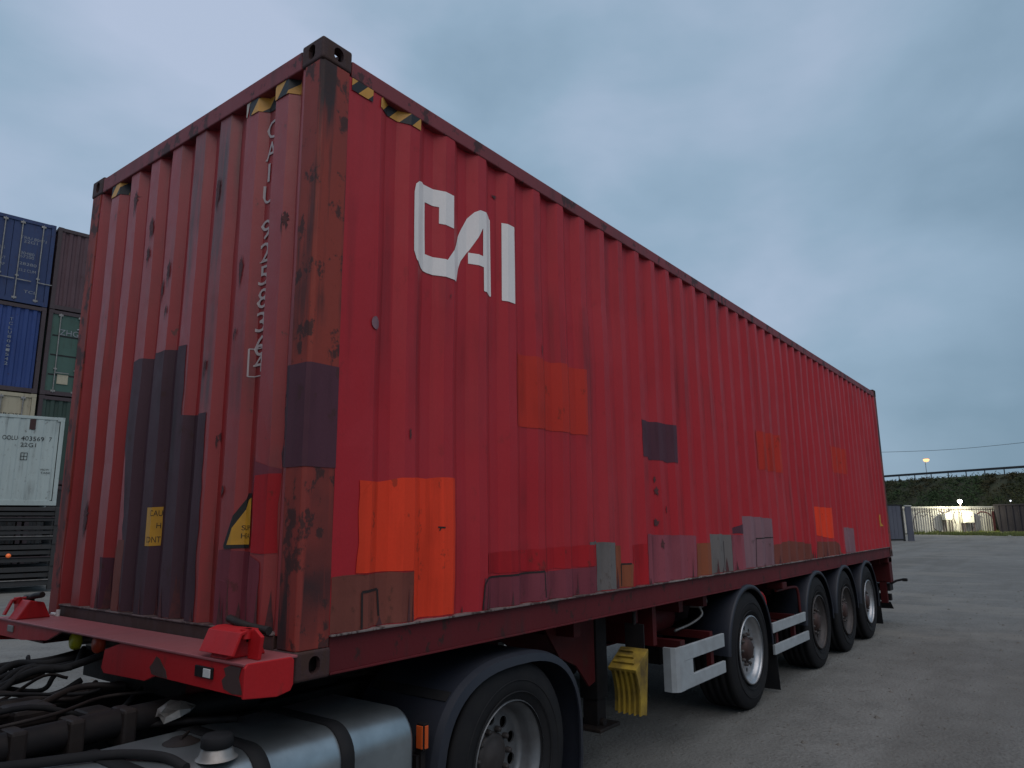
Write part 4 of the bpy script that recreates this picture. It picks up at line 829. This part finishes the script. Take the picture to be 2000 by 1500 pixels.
def cabinet(s, wd, z0, z1, label, leg):
    t_ = thing('electrical_cabinet', label, 'cabinet', tuple(fpt(s, .75)), 'white cabinets by the fence', fa)
    sub('cabinet_body', MB().box(0, wd, .0, .5, z0, z1, .02), 'cabinet', t_); sub('cabinet_roof', MB().box(-.05, wd+.05, -.05, .55, z1, z1+.04), 'cabinet', t_)
    dr = sub('door', MB().box(.06, wd-.06, -.02, -.002, z0+.06, z1-.06), 'cabinet', t_); sub('handle', MB().box(wd*.7, wd*.7+.08, -.045, -.02, (z0+z1)/2, (z0+z1)/2+.1), 'bdark', dr)
    for x in (.0, wd-.09): sub('leg', MB().box(x, x+.09, .02, .11, 0, z0), leg, t_); sub('leg', MB().box(x, x+.09, .39, .48, 0, z0), leg, t_)
    sub('base_frame', MB().box(0, wd, .03, .08, .0, .08), leg, t_); return t_
cabinet(5.35, .95, 1.62, 2.40, 'smaller white cabinet on legs left of the flood lamp post', 'bfr'); cabinet(8.0, 1.45, 1.25, 2.62, 'larger white cabinet on legs right of the flood lamp post', 'bfr')
fp = fpt(6.85, 1.6)
FLm = thing('flood_lamp', 'bright white flood lamp on a thin post in front of the fence', 'lamp', tuple(fp), None, fa)
sub('pole', MB().tube([(0, 0, 0), (0, 0, 3.62)], [.06, .04], 10), 'bfr', FLm); sub('lamp_head', MB().box(-.24, .24, -.14, .16, 3.90, 3.95, .01).box(-.05, .05, -.05, .05, 3.6, 3.9), 'steel', FLm)
sub('bulb', MB().lathe([(0, -.24), (.16, -.2), (.24, -.05), (.24, .05), (.17, .18), (0, .2)], 16, 2, (0, 0, 3.76)), emit('flood_bulb', (1, .98, .78), 14), FLm)
pl_ = bpy.data.lights.new('flood_light', 'POINT'); plo = bpy.data.objects.new('flood_light', pl_); COL.objects.link(plo); plo.parent = FLm; plo.location = (0, -.32, 3.60); pl_.energy = 1500; pl_.color = (1, .95, .66); pl_.shadow_soft_size = .12
GT = thing('sheet_gate', 'blue-grey sheet metal gate leaf with dark frame beside the fence', 'gate', (63.4, 9.3, 0), None, math.atan2(-1.0, .78))
sub('gate_sheet', MB().box(-.9, 1.12, -.0, .03, .18, 2.82), 'gate', GT)
for bx in ((-.95, -.9), (1.12, 1.26)): sub('gate_post', MB().box(bx[0], bx[1], -.03, .06, .0, 2.92), 'bdark', GT)
sub('gate_rail', MB().box(-.9, 1.12, -.02, .05, 2.82, 2.92), 'bdark', GT); sub('gate_rail', MB().box(-.9, 1.12, -.02, .05, .05, .18), 'bdark', GT)
for k in range(6): sub('gate_rib', MB().box(-.75+.3*k, -.72+.3*k, -.02, .0, .2, 2.8), 'gate', GT)
GP = thing('wall_panel', 'pale grey concrete wall panel next to the sheet gate', 'wall', (64.5, 8.1, 0), None, math.atan2(-1.0, .78)); sub('slab', MB().box(.15, .62, .3, .45, 0, 2.75, .02), 'gate', GP); sub('coping', MB().box(.12, .65, .27, .48, 2.75, 2.85, .02), 'fsheet', GP)
DK = thing('dark_skip_container', 'nearly black steel bin standing at the right end of the fence', 'container', (100.3, 4.55, 0), None, R(-85))
sub('body', MB().prism([(0.25, .12), (2.75, .12), (2.95, 3.25), (-.05, 3.25)], 1, 0, 5.5, .03), 'dkbox', DK)
for x in (.3, .95, 1.6, 2.25): sub('rib', MB().box(x, x+.1, -.06, .0, .2, 3.2), 'dkbox', DK)
sub('rim', MB().box(-.12, 3.02, -.09, .02, 3.2, 3.36, .02), 'dkbox', DK); sub('skid', MB().box(.3, .5, 0, 5.4, 0, .12), 'bdark', DK); sub('skid', MB().box(2.4, 2.6, 0, 5.4, 0, .12), 'bdark', DK); sub('bottom_edge', MB().box(.25, 2.7, -.07, -.0, .12, .2), 'steel', DK)
SL = thing('small_lamp', 'tiny distant white lamp above the dark bin', 'lamp', (108.6, 3.35, 0)); sub('pole', MB().tube([(0, 0, 0), (0, 0, 3.8)], .04, 8), 'bfr', SL); sub('bulb', MB().lathe([(0, -.1), (.09, -.05), (.09, .05), (0, .1)], 12, 2, (0, 0, 3.9)), emit('small_bulb', (.9, .93, 1), 2.0), SL)
# embankment with road and guard rail
EL, ER = Vector((141, 53.1, 0)), Vector((104.7, -20.7, 0)); ed = (ER-EL).normalized(); en = Vector((-ed.y, ed.x, 0))   # en away from camera
if en.x < 0: en = -en
ET = 7.68; NE = 60; LE = (ER-EL).length; mb = MB(); vs = []
crs = [(-9.5, -.05), (-8, .6), (-5, 3.0), (-2, 5.6), (-.6, 7.2), (.2, ET), (12, ET), (24, -.05)]
for i in range(NE+1):
    c0 = EL+ed*(LE*1.9*(i/NE)-LE*.45)
    for j, (o_, z) in enumerate(crs):
        p = c0+en*o_; z2 = z+(.25*noise.noise((p.x*.2, p.y*.2, j)) if 0 < j < 5 else 0); vs.append((p.x, p.y, z2))
nc = len(crs); mb.add(vs, [(i*nc+j, (i+1)*nc+j, (i+1)*nc+j+1, i*nc+j+1) for i in range(NE) for j in range(nc-1)], True)
MT['bank'] = plain('bank_soil', (.035, .042, .022), .95, var=.6, scale=.6, dirt=(.05, .045, .03))
tag(obj('embankment', mb, 'bank', frame=False), 'overgrown road embankment behind the fence', 'embankment', kind='structure')
mb = MB(); rg = random.Random(11)
for i in range(5200):
    s = rg.uniform(-LE*.3, LE*1.25); o_ = -9.3+9.2*rg.random(); zb = 7.4*max(0, min(1, (o_+9)/8.6)); c0 = EL+ed*s+en*o_
    sz = rg.uniform(.3, .8)*(1.9 if rg.random() < .08 else 1)*(1.25 if o_ < -3 else .75); clump = 16
    for k in range(clump):
        dv = Vector((rg.gauss(0, 1), rg.gauss(0, 1), rg.gauss(0, 1))).normalized()*sz*rg.random()**.4; p = c0+Vector((dv.x, dv.y, zb+.15+abs(dv.z)*.8))
        a = Vector((rg.gauss(0, 1), rg.gauss(0, 1), rg.gauss(0, 1))).normalized()*rg.uniform(.08, .2); b_ = a.orthogonal().normalized()*rg.uniform(.05, .11)
        mb.add([p-a, p+b_, p+a, p-b_], [(0, 1, 2, 3)])
m, t, b = nodes('bank_leaves'); f1, _ = noisef(t, .14, 4, (1, 1, 1), 4, .42, .58); f2, _ = noisef(t, 3, 3, (1, 1, 1), 9, .35, .65); c = mixc(t, f1, (.042, .034, .016), (.035, .06, .024)); c = mixc(t, mulf(t, f2, .5), c, (.025, .03, .012))
t.links.new(c, b.inputs['Base Color']); b.inputs['Roughness'].default_value = .85; b.inputs['Specular IOR Level'].default_value = .15; MT['leaf'] = m
tag(obj('shrubs', mb, 'leaf', frame=False), 'dark green and brown scrub covering the embankment slope', 'shrubs', kind='stuff')
GR = thing('guard_rail', 'dark road guard rail running along the top of the embankment', 'guard rail', tuple(EL+Vector((0, 0, ET))), None, math.atan2(ed.y, ed.x))
MT['rail2'] = plain('rail_galv', (.025, .028, .034), .6, var=.4)
sub('rail_beam', MB().prism([(.0, .62), (-.04, .70), (.0, .78), (-.04, .86), (.0, .95), (.03, .95), (.0, .86), (.03, .78), (0, .70), (.03, .62)], 0, -LE*.4, LE*1.3), 'rail2', GR)
for k in range(-10, 45): sub('rail_post', MB().box(k*2.6, k*2.6+.10, .03, .13, -.3, .9), 'rail2', GR)
SLp = thing('street_lamp', 'lit orange street lamp on a pole beyond the embankment', 'street lamp', (170.2, 20.4, 0)); MT['pole'] = plain('lamp_pole', (.25, .27, .3), .5)
sub('pole', MB().tube([(0, 0, 0), (0, 0, 13.5), (0, -.05, 13.9)], [.09, .06, .05], 10), 'pole', SLp); sub('lamp_head', MB().box(-.28, .28, -.75, .35, 14.12, 14.22, .03), 'steel', SLp)
sub('bulb', MB().lathe([(0, -.5), (.3, -.44), (.52, -.25), (.6, .0), (.52, .16), (0, .2)], 20, 2, (0, -.2, 13.95)), emit('sodium_bulb', (1, .52, .24), 1.7), SLp)
# overhead cable with a mast each end, out of the picture
wp = [Vector((58, 26, 7.9)), Vector((64.7, 9.2, 7.25)), Vector((69.2, -.2, 7.72)), Vector((76, -13, 9.4))]
WR = thing('overhead_cable', 'thin black overhead cable crossing the sky above the fence', 'cable', (58, 26, 0)); WR.location = (0, 0, 0)
sub('cable', MB().tube(smooth_path(wp, 12), .016, 5), 'bdark', WR)
for p in (wp[0], wp[-1]): sub('mast', MB().tube([(p.x, p.y, 0), (p.x, p.y, p.z+.6)], [.14, .09], 10), 'rail2', WR)
# grass strip under the fence
mb = MB(); rg = random.Random(21)
for i in range(46000):
    s = rg.uniform(.5, FL+2.5); o_ = rg.uniform(-.1, 1)*(24*(1-.45*abs(s-8)/8)) ; 
    if noise.noise((s*.8, o_*.9, 2))+.25 < rg.random()*.6: continue
    p = fpt(s, o_); h = rg.uniform(.12, .38)*(1.5 if o_ < .6 else 1); a = rg.uniform(0, 2*pi); dx, dy = .035*cos(a), .035*sin(a); tx, ty = rg.uniform(-.08, .08), rg.uniform(-.08, .08); z = ground_z(p.x, p.y)
    mb.add([(p.x-dx, p.y-dy, z), (p.x+dx, p.y+dy, z), (p.x+tx, p.y+ty, z+h)], [(0, 1, 2)])
MT['grass'] = plain('grass_blades', (.15, .18, .045), .8, var=.6, scale=.8, dirt=(.06, .05, .02), bumpv=0)
tag(obj('grass', mb, 'grass', frame=False), 'rough strip of short grass in front of the white fence', 'grass', kind='stuff')
